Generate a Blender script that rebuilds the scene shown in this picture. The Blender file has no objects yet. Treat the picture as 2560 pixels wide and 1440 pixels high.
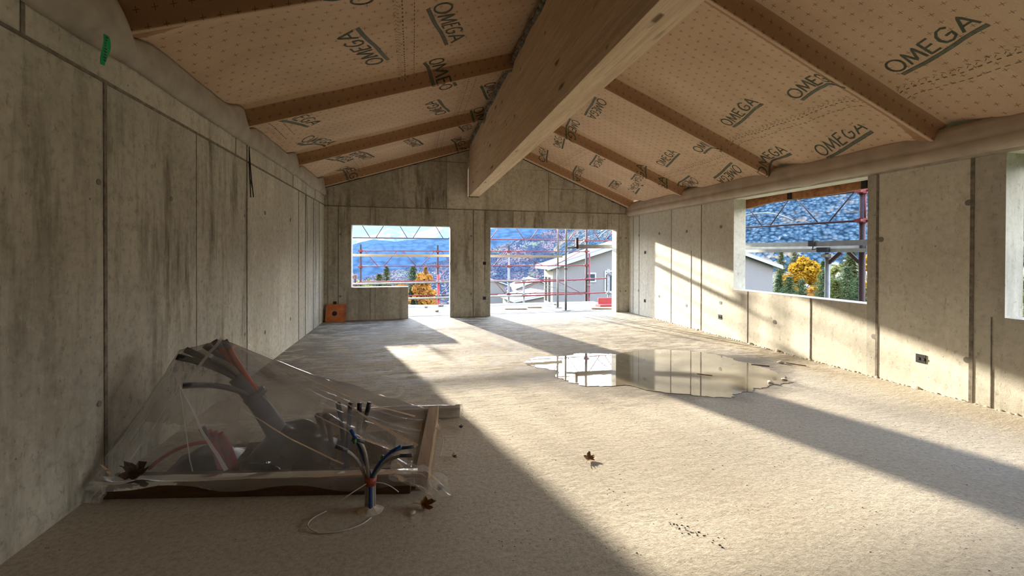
import bpy, bmesh, math, random
from math import sin, cos, pi, radians, sqrt, atan2, tan, exp, floor
from mathutils import Vector, Matrix, noise

# ------------------------------------------------------------------ camera, world, sun, exposure
S = bpy.context.scene
COL = S.collection
D, W = 10.108, 7.489           # back wall plane (y) and right wall plane (x); left wall is x = 0, floor z = 0
T = 0.25                       # wall thickness

cam_data = bpy.data.cameras.new('camera')
cam = bpy.data.objects.new('camera', cam_data)
COL.objects.link(cam)
cam_data.sensor_width = 36.0
cam_data.lens = 1051.2 / 2560 * 36
cam_data.shift_y = -(720 - 643.3) / 2560
cam_data.clip_end = 60000
cam_data.clip_start = 0.02
cam.location = (1.927, 0, 1.5)
PITCH, ROLL, YAW = 0.00618, -0.00314, 0.23198
_f = Vector((sin(YAW), cos(YAW), 0)); _r = Vector((cos(YAW), -sin(YAW), 0)); _u = Vector((0, 0, 1))
fw = _f * cos(PITCH) - _u * sin(PITCH); up = _u * cos(PITCH) + _f * sin(PITCH)
rt, up = _r * cos(ROLL) - up * sin(ROLL), up * cos(ROLL) + _r * sin(ROLL)
M3 = Matrix((rt, up, -fw)).transposed()
cam.rotation_euler = M3.to_euler()
S.camera = cam

SUN_EL, SUN_AZ = radians(13.3), radians(-16.0)     # azimuth from +y towards +x
sd = bpy.data.lights.new('sun', 'SUN')
sd.energy = 12.5
sd.angle = radians(1.3)
sd.color = (1.0, 0.92, 0.79)
sun = bpy.data.objects.new('sun', sd)
COL.objects.link(sun)
sdir = Vector((sin(SUN_AZ) * cos(SUN_EL), cos(SUN_AZ) * cos(SUN_EL), sin(SUN_EL)))
sun.rotation_euler = sdir.to_track_quat('Z', 'Y').to_euler()
sun.location = (-20, 60, 20)

world = bpy.data.worlds.new('world')
S.world = world
world.use_nodes = True
wt = world.node_tree
for n in list(wt.nodes): wt.nodes.remove(n)
def wn(t, **k):
    n = wt.nodes.new(t)
    for a, b in k.items(): setattr(n, a, b)
    return n
w_out = wn('ShaderNodeOutputWorld'); w_bg = wn('ShaderNodeBackground')
w_tc = wn('ShaderNodeTexCoord'); w_sep = wn('ShaderNodeSeparateXYZ')
wt.links.new(w_tc.outputs['Generated'], w_sep.inputs[0])
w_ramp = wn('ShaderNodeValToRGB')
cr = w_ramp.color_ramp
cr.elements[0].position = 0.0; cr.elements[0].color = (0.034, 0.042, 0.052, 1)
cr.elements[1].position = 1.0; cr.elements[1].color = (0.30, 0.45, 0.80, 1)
for p_, c_ in ((0.075, (0.048, 0.058, 0.071, 1)), (0.125, (1.0, 0.98, 0.93, 1)), (0.30, (1.0, 0.98, 0.94, 1)), (0.55, (0.55, 0.70, 0.95, 1))):  # low sky kept dim; brightness above it shaped to fill the interior
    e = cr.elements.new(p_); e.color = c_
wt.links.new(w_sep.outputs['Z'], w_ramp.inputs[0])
w_map = wn('ShaderNodeMapping'); w_map.inputs['Scale'].default_value = (1.6, 1.6, 16)
wt.links.new(w_tc.outputs['Generated'], w_map.inputs[0])
w_noise = wn('ShaderNodeTexNoise'); w_noise.inputs['Scale'].default_value = 2.2; w_noise.inputs['Detail'].default_value = 6
wt.links.new(w_map.outputs[0], w_noise.inputs['Vector'])
w_cr = wn('ShaderNodeValToRGB')
w_cr.color_ramp.elements[0].position = 0.36; w_cr.color_ramp.elements[0].color = (0.62, 0.74, 0.90, 1)
w_cr.color_ramp.elements[1].position = 0.56; w_cr.color_ramp.elements[1].color = (1.05, 1.03, 1.0, 1)
wt.links.new(w_noise.outputs['Fac'], w_cr.inputs[0])
w_mix = wn('ShaderNodeMix', data_type='RGBA'); w_mix.blend_type = 'MULTIPLY'; w_mix.inputs[0].default_value = 1.0
wt.links.new(w_cr.outputs[0], w_mix.inputs[7]); wt.links.new(w_ramp.outputs[0], w_mix.inputs[6])
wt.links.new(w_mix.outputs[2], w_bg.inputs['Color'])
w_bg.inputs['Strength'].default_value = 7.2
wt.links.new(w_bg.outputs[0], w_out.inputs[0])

S.view_settings.view_transform = 'Standard'
S.view_settings.look = 'None'
S.view_settings.exposure = 0.72
S.view_settings.gamma = 1.0
S.view_settings.use_curve_mapping = False
S.cycles.use_denoising = True
S.cycles.max_bounces = 10
S.cycles.diffuse_bounces = 7
S.cycles.glossy_bounces = 3
S.cycles.transmission_bounces = 4
S.cycles.transparent_max_bounces = 12
S.cycles.volume_bounces = 0
S.cycles.sample_clamp_indirect = 8
S.cycles.caustics_reflective = False
S.cycles.caustics_refractive = False

R = random.Random(7)

# ------------------------------------------------------------------ material helpers
class NT:
    def __init__(s, name):
        s.m = bpy.data.materials.new(name); s.m.use_nodes = True
        s.t = s.m.node_tree
        for n in list(s.t.nodes): s.t.nodes.remove(n)
        s.out = s.n('ShaderNodeOutputMaterial')
    def n(s, typ, ins=None, **k):
        n = s.t.nodes.new(typ)
        for a, b in k.items(): setattr(n, a, b)
        for a, b in (ins or {}).items():
            if hasattr(b, 'is_output') or isinstance(b, bpy.types.NodeSocket): s.t.links.new(b, n.inputs[a])
            else: n.inputs[a].default_value = b
        return n
    def math(s, op, a, b=None, c=None):
        ins = {0: a}
        if b is not None: ins[1] = b
        if c is not None: ins[2] = c
        return s.n('ShaderNodeMath', ins, operation=op).outputs[0]
    def mix(s, f, a, b, mode='MIX'):
        n = s.n('ShaderNodeMix', {0: f, 6: a, 7: b}, data_type='RGBA'); n.blend_type = mode
        return n.outputs[2]
    def rng(s, v, a, b, c=0.0, d=1.0):
        return s.n('ShaderNodeMapRange', {0: v, 1: a, 2: b, 3: c, 4: d}).outputs[0]
    def obj(s):
        return s.n('ShaderNodeTexCoord').outputs['Object']
    def map(s, v, scale=(1, 1, 1), loc=(0, 0, 0)):
        return s.n('ShaderNodeMapping', {'Vector': v, 'Scale': scale, 'Location': loc}).outputs[0]
    def noise(s, v, scale, detail=4, rough=0.55):
        return s.n('ShaderNodeTexNoise', {'Vector': v, 'Scale': scale, 'Detail': detail, 'Roughness': rough}).outputs['Fac']
    def vor(s, v, scale, feat='F1', out='Distance', rnd=1.0):
        return s.n('ShaderNodeTexVoronoi', {'Vector': v, 'Scale': scale, 'Randomness': rnd}, feature=feat).outputs[out]
    def bump(s, h, st=0.3, dist=0.01, nrm=None):
        ins = {'Strength': st, 'Distance': dist, 'Height': h}
        if nrm is not None: ins['Normal'] = nrm
        return s.n('ShaderNodeBump', ins).outputs[0]
    def princ(s, col, rough=0.7, nrm=None, **k):
        ins = {'Base Color': col, 'Roughness': rough}
        if nrm is not None: ins['Normal'] = nrm
        ins.update({a.replace('_', ' '): b for a, b in k.items()})
        p = s.n('ShaderNodeBsdfPrincipled', ins)
        s.t.links.new(p.outputs[0], s.out.inputs[0])
        return p

def c4(r, g, b): return (r, g, b, 1)

def simple(name, col, rough=0.6, metal=0.0, var=0.15, scale=8.0, bump=0.0, bscale=60, **k):
    t = NT(name)
    n = t.noise(t.obj(), scale, 5)
    f = t.rng(n, 0.3, 0.7)
    dark = c4(*[x * (1 - var) for x in col]); lite = c4(*[min(1, x * (1 + var)) for x in col])
    c = t.mix(f, dark, lite)
    nrm = t.bump(t.noise(t.obj(), bscale, 4), bump, 0.005) if bump else None
    t.princ(c, rough, nrm, Metallic=metal, **k)
    return t.m

def concrete(name, base, warm, dirt=0.5, spec=0.35):
    t = NT(name)
    o = t.obj()
    tone = t.n('ShaderNodeAttribute', attribute_name='tone')
    tonef = tone.outputs['Fac']
    big = t.noise(o, 0.9, 6, 0.6)
    streak = t.noise(t.map(o, (2.6, 2.6, 0.34)), 1.6, 9, 0.66)
    fine = t.noise(o, 14, 6, 0.7)
    grain = t.noise(o, 160, 3, 0.6)
    c = t.mix(t.rng(big, 0.3, 0.7), c4(*base), c4(*warm))
    # rain and release-oil streaks: long, vertical, irregular
    dirty = t.rng(tonef, 1.08, 0.84, 0.35, 1.15)
    sm = t.math('MULTIPLY', t.rng(streak, 0.48, 0.66), t.math('MULTIPLY', t.math('MULTIPLY', t.rng(big, 0.30, 0.56), dirty), dirt))
    c = t.mix(sm, c, c4(base[0] * 0.42, base[1] * 0.39, base[2] * 0.33))
    c = t.mix(t.math('MULTIPLY', t.rng(fine, 0.50, 0.75), 0.50 * dirt + 0.18), c, c4(base[0] * 0.5, base[1] * 0.48, base[2] * 0.42))
    c = t.mix(t.math('MULTIPLY', t.rng(fine, 0.45, 0.25), 0.35), c, c4(*[min(1, x * 1.35) for x in warm]))
    # scratches and pores
    scr = t.vor(t.map(o, (9, 9, 6)), 1.0, out='Distance')
    scr2 = t.noise(t.map(o, (20, 20, 9)), 1.2, 5, 0.8)
    c = t.mix(t.math('MULTIPLY', t.rng(scr2, 0.58, 0.63), 0.45), c, c4(base[0] * 0.4, base[1] * 0.36, base[2] * 0.3))
    pit = t.vor(o, 9.0)
    pm = t.math('MULTIPLY', t.rng(pit, 0.075, 0.05), t.rng(t.noise(o, 2.5, 2), 0.5, 0.6))
    c = t.mix(t.math('MULTIPLY', pm, 0.75), c, c4(0.09, 0.08, 0.06))
    tv = t.n('ShaderNodeCombineColor', {0: tonef, 1: tonef, 2: tonef}).outputs[0]
    c = t.mix(1.0, c, tv, 'MULTIPLY')
    h = t.math('ADD', t.math('MULTIPLY', fine, 0.6), t.math('MULTIPLY', grain, 0.25))
    h = t.math('SUBTRACT', h, t.math('MULTIPLY', pm, 1.0))
    t.princ(c, 0.78, t.bump(h, 0.35, 0.01), **{'Specular_IOR_Level': spec})
    return t.m

M = {}
M['concrete'] = concrete('concrete', (0.42, 0.39, 0.31), (0.66, 0.625, 0.52), 1.0)
M['concrete_clean'] = concrete('concrete_smooth', (0.57, 0.535, 0.44), (0.70, 0.665, 0.56), 0.42)
M['joint'] = simple('joint_fin', (0.19, 0.165, 0.125), 0.9, var=0.4, scale=20)
M['joint_light'] = simple('joint_strip', (0.62, 0.59, 0.52), 0.8, var=0.15, scale=20)
M['tie'] = simple('tie_plug', (0.21, 0.20, 0.17), 0.8)

def floor_mat(name, outside=False):
    t = NT(name)
    o = t.obj()
    g1 = t.noise(o, 36, 8, 0.80)
    g2 = t.noise(t.map(o, (1, 1.6, 1)), 9, 7, 0.68)
    big = t.noise(o, 0.7, 5, 0.6)
    brush = t.noise(t.map(o, (1.1, 3.6, 1)), 1.7, 8, 0.70)
    brush2 = t.noise(t.map(o, (1.7, 7, 1), (4, 2, 0)), 2.0, 7, 0.75)
    c = t.mix(t.rng(big, 0.3, 0.7), c4(0.50, 0.45, 0.36), c4(0.62, 0.57, 0.47))
    c = t.mix(t.rng(g1, 0.56, 0.38, 0, 0.55), c, c4(0.27, 0.22, 0.155))
    c = t.mix(t.rng(g2, 0.58, 0.75, 0, 0.4), c, c4(0.72, 0.67, 0.55))
    # small dark specks
    sp = t.rng(t.vor(o, 26), 0.13, 0.09)
    c = t.mix(t.math('MULTIPLY', sp, t.rng(t.noise(o, 3, 3), 0.52, 0.62)), c, c4(0.12, 0.10, 0.08))
    # brushed ridges and damp patches towards the back of the room
    sep = t.n('ShaderNodeSeparateXYZ', {0: o})
    far = t.rng(sep.outputs['Y'], 3.6, 5.4)
    damp = t.math('MULTIPLY', t.rng(t.noise(t.map(o, (1, 1.2, 1), (3.3, 1.1, 0)), 0.8, 5, 0.6), 0.34, 0.50), far)
    damp = t.math('MULTIPLY', damp, t.rng(brush, 0.445, 0.50))
    left = t.rng(sep.outputs['X'], 6.2, 3.6)
    damp = t.math('MULTIPLY', damp, t.math('ADD', t.math('MULTIPLY', left, 0.75), 0.25))
    # wet margin round the puddle
    dx = t.math('MULTIPLY', t.math('SUBTRACT', sep.outputs['X'], 5.0), 0.52)
    dy = t.math('MULTIPLY', t.math('SUBTRACT', sep.outputs['Y'], 4.95), 0.85)
    dist = t.math('SQRT', t.math('ADD', t.math('MULTIPLY', dx, dx), t.math('MULTIPLY', dy, dy)))
    dist = t.math('ADD', dist, t.math('MULTIPLY', t.math('SUBTRACT', t.noise(o, 2.2, 5), 0.5), 0.9))
    wet = t.rng(dist, 1.15, 0.85)
    if outside: wetall = 0.0
    else: wetall = t.math('MAXIMUM', t.math('MULTIPLY', wet, 0.85), damp)
    c = t.mix(t.math('MULTIPLY', wetall, 0.88) if not outside else 0.0, c, c4(0.11, 0.088, 0.06))
    br = t.rng(brush2, 0.50, 0.55)
    c = t.mix(t.math('MULTIPLY', t.math('MULTIPLY', br, far), 0.75), c, c4(0.20, 0.16, 0.11))
    rough = t.math('SUBTRACT', 0.9, t.math('MULTIPLY', wetall, 0.36)) if not outside else 0.9
    h = t.math('ADD', t.math('MULTIPLY', g1, 0.30), t.math('MULTIPLY', g2, 0.55))
    h = t.math('ADD', h, t.math('MULTIPLY', t.math('MULTIPLY', brush2, far), 0.8))
    if outside: c = t.mix(1.0, c, c4(0.55, 0.55, 0.57), 'MULTIPLY')
    t.princ(c, rough, t.bump(h, 0.72, 0.04), **{'Specular_IOR_Level': 0.22 if not outside else 0.05})
    return t.m
M['floor'] = floor_mat('rough_concrete_floor')
M['terrace'] = floor_mat('terrace_concrete', True)

def water_mat():
    t = NT('standing_water')
    o = t.obj()
    c = t.mix(t.rng(t.noise(o, 1.6, 4), 0.35, 0.65), c4(0.17, 0.145, 0.10), c4(0.24, 0.21, 0.15))
    h = t.noise(o, 5, 2)
    p = t.princ(c, 0.02, t.bump(h, 0.02, 0.01), IOR=1.6)
    return t.m
M['water'] = water_mat()

def wood(name, base, dark, axis='Y', rough=0.8, knots=True):
    t = NT(name)
    o = t.obj()
    sc = {'X': (0.35, 7, 7), 'Y': (7, 0.35, 7), 'Z': (7, 7, 0.35)}[axis]
    v = t.map(o, sc)
    g = t.noise(v, 3.0, 6, 0.6)
    g2 = t.noise(t.map(o, tuple(a * 5 for a in sc)), 3.0, 4, 0.6)
    c = t.mix(t.rng(g, 0.35, 0.65), c4(*base), c4(*dark))
    c = t.mix(t.rng(g2, 0.52, 0.7, 0, 0.5), c, c4(*[x * 0.55 for x in dark]))
    if knots:
        ks = {'X': (1.8, 7, 7), 'Y': (7, 1.8, 7), 'Z': (7, 7, 1.8)}[axis]
        k = t.vor(t.map(o, ks), 1.0)
        km = t.math('MULTIPLY', t.rng(k, 0.22, 0.10), t.rng(t.noise(o, 2.6, 2), 0.47, 0.5))
        c = t.mix(t.math('MULTIPLY', km, 0.85), c, c4(0.13, 0.07, 0.03))
        # glue lines and stamped end joints of the lamella
    t.princ(c, rough, t.bump(g2, 0.15, 0.004), **{'Specular_IOR_Level': 0.2})
    return t.m
M['beam'] = wood('glulam_spruce', (0.76, 0.60, 0.42), (0.61, 0.45, 0.29))
M['batten_dark'] = wood('old_batten', (0.13, 0.078, 0.042), (0.08, 0.047, 0.027), 'X')
M['batten'] = wood('worn_batten', (0.36, 0.25, 0.15), (0.24, 0.155, 0.09), 'Y')
M['plank'] = wood('planed_plank', (0.62, 0.46, 0.28), (0.5, 0.34, 0.19), 'X')
M['batten_bright'] = wood('pale_batten', (0.66, 0.60, 0.50), (0.50, 0.44, 0.35), 'X')

def membrane_mat(name='kraft_membrane', k=(1.0, 1.0, 1.0)):
    t = NT(name)
    uv = t.n('ShaderNodeTexCoord').outputs['UV']
    sep = t.n('ShaderNodeSeparateXYZ', {0: uv})
    U, V = sep.outputs[0], sep.outputs[1]
    SP = 0.115
    row = t.math('FLOOR', t.math('DIVIDE', V, SP))
    half = t.math('MULTIPLY', t.math('FLOORED_MODULO', row, 2.0), 0.5)
    fu = t.math('SUBTRACT', t.math('FRACT', t.math('ADD', t.math('DIVIDE', U, SP), half)), 0.5)
    fv = t.math('SUBTRACT', t.math('FRACT', t.math('DIVIDE', V, SP)), 0.5)
    au, av = t.math('ABSOLUTE', fu), t.math('ABSOLUTE', fv)
    thin, lng = 0.026, 0.19
    c1 = t.math('MULTIPLY', t.math('LESS_THAN', au, thin), t.math('LESS_THAN', av, lng))
    c2 = t.math('MULTIPLY', t.math('LESS_THAN', av, thin), t.math('LESS_THAN', au, lng))
    cross = t.math('MAXIMUM', c1, c2)
    o = t.obj()
    big = t.noise(t.map(o, (0.5, 2.0, 1)), 1.5, 5, 0.6)
    fib = t.noise(o, 90, 4, 0.7)
    c = t.mix(t.rng(big, 0.3, 0.7), c4(0.55, 0.38, 0.25), c4(0.66, 0.475, 0.325))
    c = t.mix(t.rng(fib, 0.35, 0.65, 0, 0.25), c, c4(0.33, 0.21, 0.12))
    c = t.mix(t.math('MULTIPLY', cross, 0.72), c, c4(0.12, 0.075, 0.04))
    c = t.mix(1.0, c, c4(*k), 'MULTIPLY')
    wr = t.noise(t.map(o, (0.8, 6, 1)), 1.8, 5, 0.55)
    t.princ(c, 0.72, t.bump(wr, 0.5, 0.03), **{'Specular_IOR_Level': 0.25})
    return t.m
M['membrane'] = membrane_mat()
# rafter sides: shade painted into the sheet colour, besides the timber showing through
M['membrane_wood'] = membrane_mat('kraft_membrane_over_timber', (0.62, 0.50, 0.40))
M['print'] = simple('green_black_print', (0.045, 0.055, 0.028), 0.7, var=0.3, scale=30)
M['print_bar'] = simple('grey_green_print', (0.10, 0.105, 0.065), 0.7, var=0.3, scale=30)
M['stitch'] = simple('stitch_print', (0.13, 0.085, 0.05), 0.8)
M['flap'] = simple('fleece_flap', (0.40, 0.35, 0.285), 0.85, var=0.18, scale=5, bump=0.3, bscale=120)
M['flap_right'] = simple('kraft_flap', (0.46, 0.375, 0.285), 0.8, var=0.15, scale=4, bump=0.3, bscale=100)
M['timber_plate'] = simple('pale_timber_plate', (0.74, 0.68, 0.57), 0.6)
M['woodfibre'] = simple('wood_fibre_board', (0.40, 0.17, 0.07), 0.9, var=0.4, scale=14, bump=0.6, bscale=50)
M['black'] = simple('black_plastic', (0.012, 0.012, 0.013), 0.5)
M['tape'] = simple('black_foam_tape', (0.02, 0.018, 0.016), 0.8)
M['red_steel'] = simple('red_painted_steel', (0.15, 0.014, 0.013), 0.6, var=0.35, scale=12)
M['maroon_steel'] = simple('maroon_painted_steel', (0.026, 0.006, 0.007), 0.7, var=0.5, scale=25)
M['bright_red'] = simple('bright_red_steel', (0.30, 0.010, 0.013), 0.5, var=0.2)
M['galv'] = simple('galvanised_steel', (0.17, 0.168, 0.16), 0.55, metal=0.1, var=0.25, scale=10)
M['alu'] = simple('aluminium_beam', (0.24, 0.235, 0.22), 0.5, metal=0.1, var=0.15, scale=10)
M['brick'] = simple('orange_shuttering_board', (0.52, 0.155, 0.045), 0.6, var=0.3, scale=9, bump=0.2)
M['green_tag'] = simple('green_strap', (0.01, 0.36, 0.13), 0.45, var=0.1)
M['leaf'] = simple('dry_leaf', (0.25, 0.12, 0.035), 0.7, var=0.5, scale=40)
M['dark_leaf'] = simple('dark_dry_leaf', (0.05, 0.025, 0.014), 0.7, var=0.5, scale=40)
M['stone'] = simple('concrete_crumb', (0.55, 0.50, 0.41), 0.9, var=0.3, scale=40)
M['grey_pipe'] = simple('grey_conduit', (0.27, 0.255, 0.23), 0.5, var=0.2, scale=30)
M['dark_pipe'] = simple('dark_conduit', (0.05, 0.05, 0.06), 0.45, var=0.3, scale=30)
M['orange_pipe'] = simple('orange_conduit', (0.58, 0.11, 0.035), 0.5, var=0.3)
M['pink_pipe'] = simple('crimson_conduit', (0.45, 0.025, 0.06), 0.45, var=0.2)
M['blue_pipe'] = simple('blue_conduit', (0.01, 0.055, 0.25), 0.4, var=0.2)
M['grey_duct'] = simple('blue_grey_duct', (0.17, 0.185, 0.23), 0.5, var=0.2)
M['white_wire'] = simple('pale_wire', (0.55, 0.52, 0.47), 0.5)
M['green_tip'] = simple('green_wire_end', (0.02, 0.16, 0.05), 0.5)
M['red_tie'] = simple('red_binding_tape', (0.32, 0.05, 0.03), 0.5)
M['navy'] = simple('navy_foil', (0.005, 0.008, 0.02), 0.35, var=0.4, scale=8)
M['house_wall'] = simple('grey_render', (0.135, 0.129, 0.126), 0.9, var=0.04, bump=0.2, bscale=30)
M['house_side'] = simple('cream_render', (0.24, 0.22, 0.165), 0.9, var=0.04)  # sunlight on the side wall put into its lighter, yellower colour
M['white_trim'] = simple('white_painted_trim', (0.24, 0.245, 0.245), 0.6, var=0.05)
M['roof_sheet'] = simple('pale_roof_sheet', (0.15, 0.165, 0.185), 0.6, metal=0.0, var=0.08)
M['pane'] = simple('dark_window_glass', (0.03, 0.04, 0.045), 0.08, var=0.2)
M['car_white'] = simple('white_car_paint', (0.6, 0.6, 0.6), 0.25, var=0.02)
M['tyre'] = simple('tyre_rubber', (0.02, 0.02, 0.02), 0.8)
M['bark'] = simple('bark', (0.12, 0.085, 0.06), 0.9, var=0.4, scale=10, bump=0.5)
M['birch_bark'] = simple('pale_bark', (0.42, 0.38, 0.32), 0.9, var=0.4, scale=10)
M['far_wall'] = simple('far_house_wall', (0.13, 0.125, 0.12), 0.9, var=0.1)
M['far_roof'] = simple('far_house_roof', (0.09, 0.08, 0.08), 0.8, var=0.3)

def foliage(name, a, b, sc=1.2):
    t = NT(name)
    o = t.obj()
    c = t.mix(t.rng(t.noise(o, sc, 4, 0.7), 0.35, 0.65), c4(*a), c4(*b))
    d = t.n('ShaderNodeBsdfDiffuse', {'Color': c}); tr = t.n('ShaderNodeBsdfTranslucent', {'Color': c})
    m = t.n('ShaderNodeMixShader', {0: 0.4, 1: d.outputs[0], 2: tr.outputs[0]})
    t.t.links.new(m.outputs[0], t.out.inputs[0])
    return t.m
M['yellow_leaves'] = foliage('yellow_leaves', (0.24, 0.12, 0.012), (0.45, 0.26, 0.025))
M['orange_leaves'] = foliage('orange_leaves', (0.24, 0.10, 0.02), (0.42, 0.21, 0.045))
M['green_leaves'] = foliage('green_yellow_leaves', (0.09, 0.11, 0.03), (0.22, 0.21, 0.06))
M['needles'] = foliage('dark_needles', (0.03, 0.055, 0.027), (0.08, 0.115, 0.05))
M['needles_blue'] = foliage('pine_needles', (0.045, 0.075, 0.04), (0.13, 0.165, 0.08))
M['needles_olive'] = foliage('olive_needles', (0.05, 0.065, 0.022), (0.12, 0.13, 0.045))
M['dry_twigs'] = foliage('dry_twigs', (0.12, 0.095, 0.07), (0.25, 0.21, 0.165))
M['pink_leaves'] = foliage('russet_leaves', (0.20, 0.12, 0.09), (0.32, 0.20, 0.16))

def plastic_mat(name='clear_plastic_sheet', fog0=0.14, fog1=0.30):
    t = NT(name)
    o = t.obj()
    h = t.noise(o, 7, 3, 0.5)
    nrm = t.bump(h, 0.30, 0.03)
    gl = t.n('ShaderNodeBsdfGlossy', {'Color': c4(1, 1, 1), 'Roughness': 0.16, 'Normal': nrm})
    df = t.n('ShaderNodeBsdfDiffuse', {'Color': c4(0.95, 0.93, 0.92), 'Normal': nrm})
    tl = t.n('ShaderNodeBsdfTranslucent', {'Color': c4(0.95, 0.93, 0.92), 'Normal': nrm})
    haze = t.n('ShaderNodeMixShader', {0: 0.55, 1: df.outputs[0], 2: tl.outputs[0]})
    tr = t.n('ShaderNodeBsdfTransparent', {'Color': c4(0.97, 0.97, 0.97)})
    fog = t.rng(t.noise(o, 2.2, 3), 0.35, 0.65, fog0, fog1)
    a = t.n('ShaderNodeMixShader', {0: fog, 1: tr.outputs[0], 2: haze.outputs[0]})
    fr = t.n('ShaderNodeLayerWeight', {'Blend': 0.35, 'Normal': nrm}).outputs['Fresnel']
    b = t.n('ShaderNodeMixShader', {0: t.math('ADD', t.math('MULTIPLY', fr, 0.60), 0.03), 1: a.outputs[0], 2: gl.outputs[0]})
    t.t.links.new(b.outputs[0], t.out.inputs[0])
    return t.m
M['plastic'] = plastic_mat()
M['plastic_fold'] = plastic_mat('doubled_plastic_fold', 0.38, 0.55)

def forest(name, con1, con2, larch, meadow, lf=0.60, mf=0.62, cell=0.05, town=0.0, house=(0.13, 0.13, 0.13), az=0.0, dscale=0.4):
    t = NT(name)
    # trees stand upright: the pattern is stretched along the fall line of the slope
    o = t.n('ShaderNodeVectorRotate', {'Vector': t.obj(), 'Angle': radians(az)}, rotation_type='Z_AXIS').outputs[0]
    o = t.map(o, (1, dscale, 1))
    n1 = t.noise(o, 0.0045, 7, 0.62)
    n2 = t.noise(t.map(o, (1, 1, 1), (900, 0, 0)), 0.0042, 8, 0.68)
    v = t.n('ShaderNodeTexVoronoi', {'Vector': o, 'Scale': cell})
    cc = t.n('ShaderNodeSeparateColor', {0: v.outputs['Color']})
    c = t.mix(cc.outputs[0], c4(*con1), c4(*con2))
    c = t.mix(t.rng(v.outputs['Distance'], 0.35, 0.8), c, c4(*[x * .35 for x in con1]))
    lm = t.math('MULTIPLY', t.rng(n1, lf - 0.06, lf + 0.06), t.rng(cc.outputs[1], 0.45, 0.55))
    c = t.mix(lm, c, c4(*larch))
    mm = t.math('MULTIPLY', t.rng(n2, mf, mf + 0.015), t.rng(cc.outputs[2], 0.25, 0.35))
    c = t.mix(mm, c, c4(*meadow))
    if town:
        v2 = t.n('ShaderNodeTexVoronoi', {'Vector': o, 'Scale': cell * 1.3})
        c2 = t.n('ShaderNodeSeparateColor', {0: v2.outputs['Color']})
        n3 = t.noise(t.map(o, (1, 1, 1), (0, 500, 0)), 0.0040, 5, 0.65)
        tm = t.math('MULTIPLY', t.rng(n3, 0.50, 0.58), t.math('GREATER_THAN', c2.outputs[2], 1 - town))
        c = t.mix(tm, c, c4(*house))
    t.princ(c, 0.95, t.bump(v.outputs['Distance'], 0.7, 8.0), **{'Specular_IOR_Level': 0.0})
    return t.m
M['forest'] = forest('forest_slope', (0.014, 0.030, 0.046), (0.055, 0.085, 0.105), (0.17, 0.12, 0.07), (0.20, 0.18, 0.14), lf=.53, mf=0.62, cell=.13, town=0.03, az=46, dscale=.45)
M['valley'] = forest('valley_slope', (0.016, 0.022, 0.040), (0.042, 0.045, 0.062), (0.11, 0.07, 0.062), (0.085, 0.10, 0.05), 0.52, 0.60, 0.10, town=0.16, az=10, dscale=.4)
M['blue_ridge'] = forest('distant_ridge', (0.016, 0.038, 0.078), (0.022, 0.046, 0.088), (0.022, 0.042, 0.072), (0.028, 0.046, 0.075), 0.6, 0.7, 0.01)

def snow_mat():
    t = NT('snowy_rock')
    geo = t.n('ShaderNodeNewGeometry')
    z = t.n('ShaderNodeSeparateXYZ', {0: geo.outputs['Position']}).outputs['Z']
    n = t.noise(t.obj(), 0.0022, 8, 0.68)
    zz = t.math('ADD', z, t.math('MULTIPLY', t.math('SUBTRACT', n, 0.5), 1700))
    f = t.rng(zz, 250, 600)
    c = t.mix(f, c4(0.012, 0.026, 0.048), c4(0.085, 0.10, 0.125))
    t.princ(c, 0.8, t.bump(n, 0.7, 160), **{'Specular_IOR_Level': 0.1})
    return t.m
M['snow'] = snow_mat()
def grass_mat():
    t = NT('meadow_grass'); o = t.obj()
    c = t.mix(t.rng(t.noise(o, 0.3, 6, 0.6), 0.3, 0.7), c4(0.055, 0.060, 0.025), c4(0.10, 0.105, 0.045))
    t.princ(c, 0.95, t.bump(t.noise(o, 6, 5), 0.5, 0.1))
    return t.m
M['grass'] = grass_mat()

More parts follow.
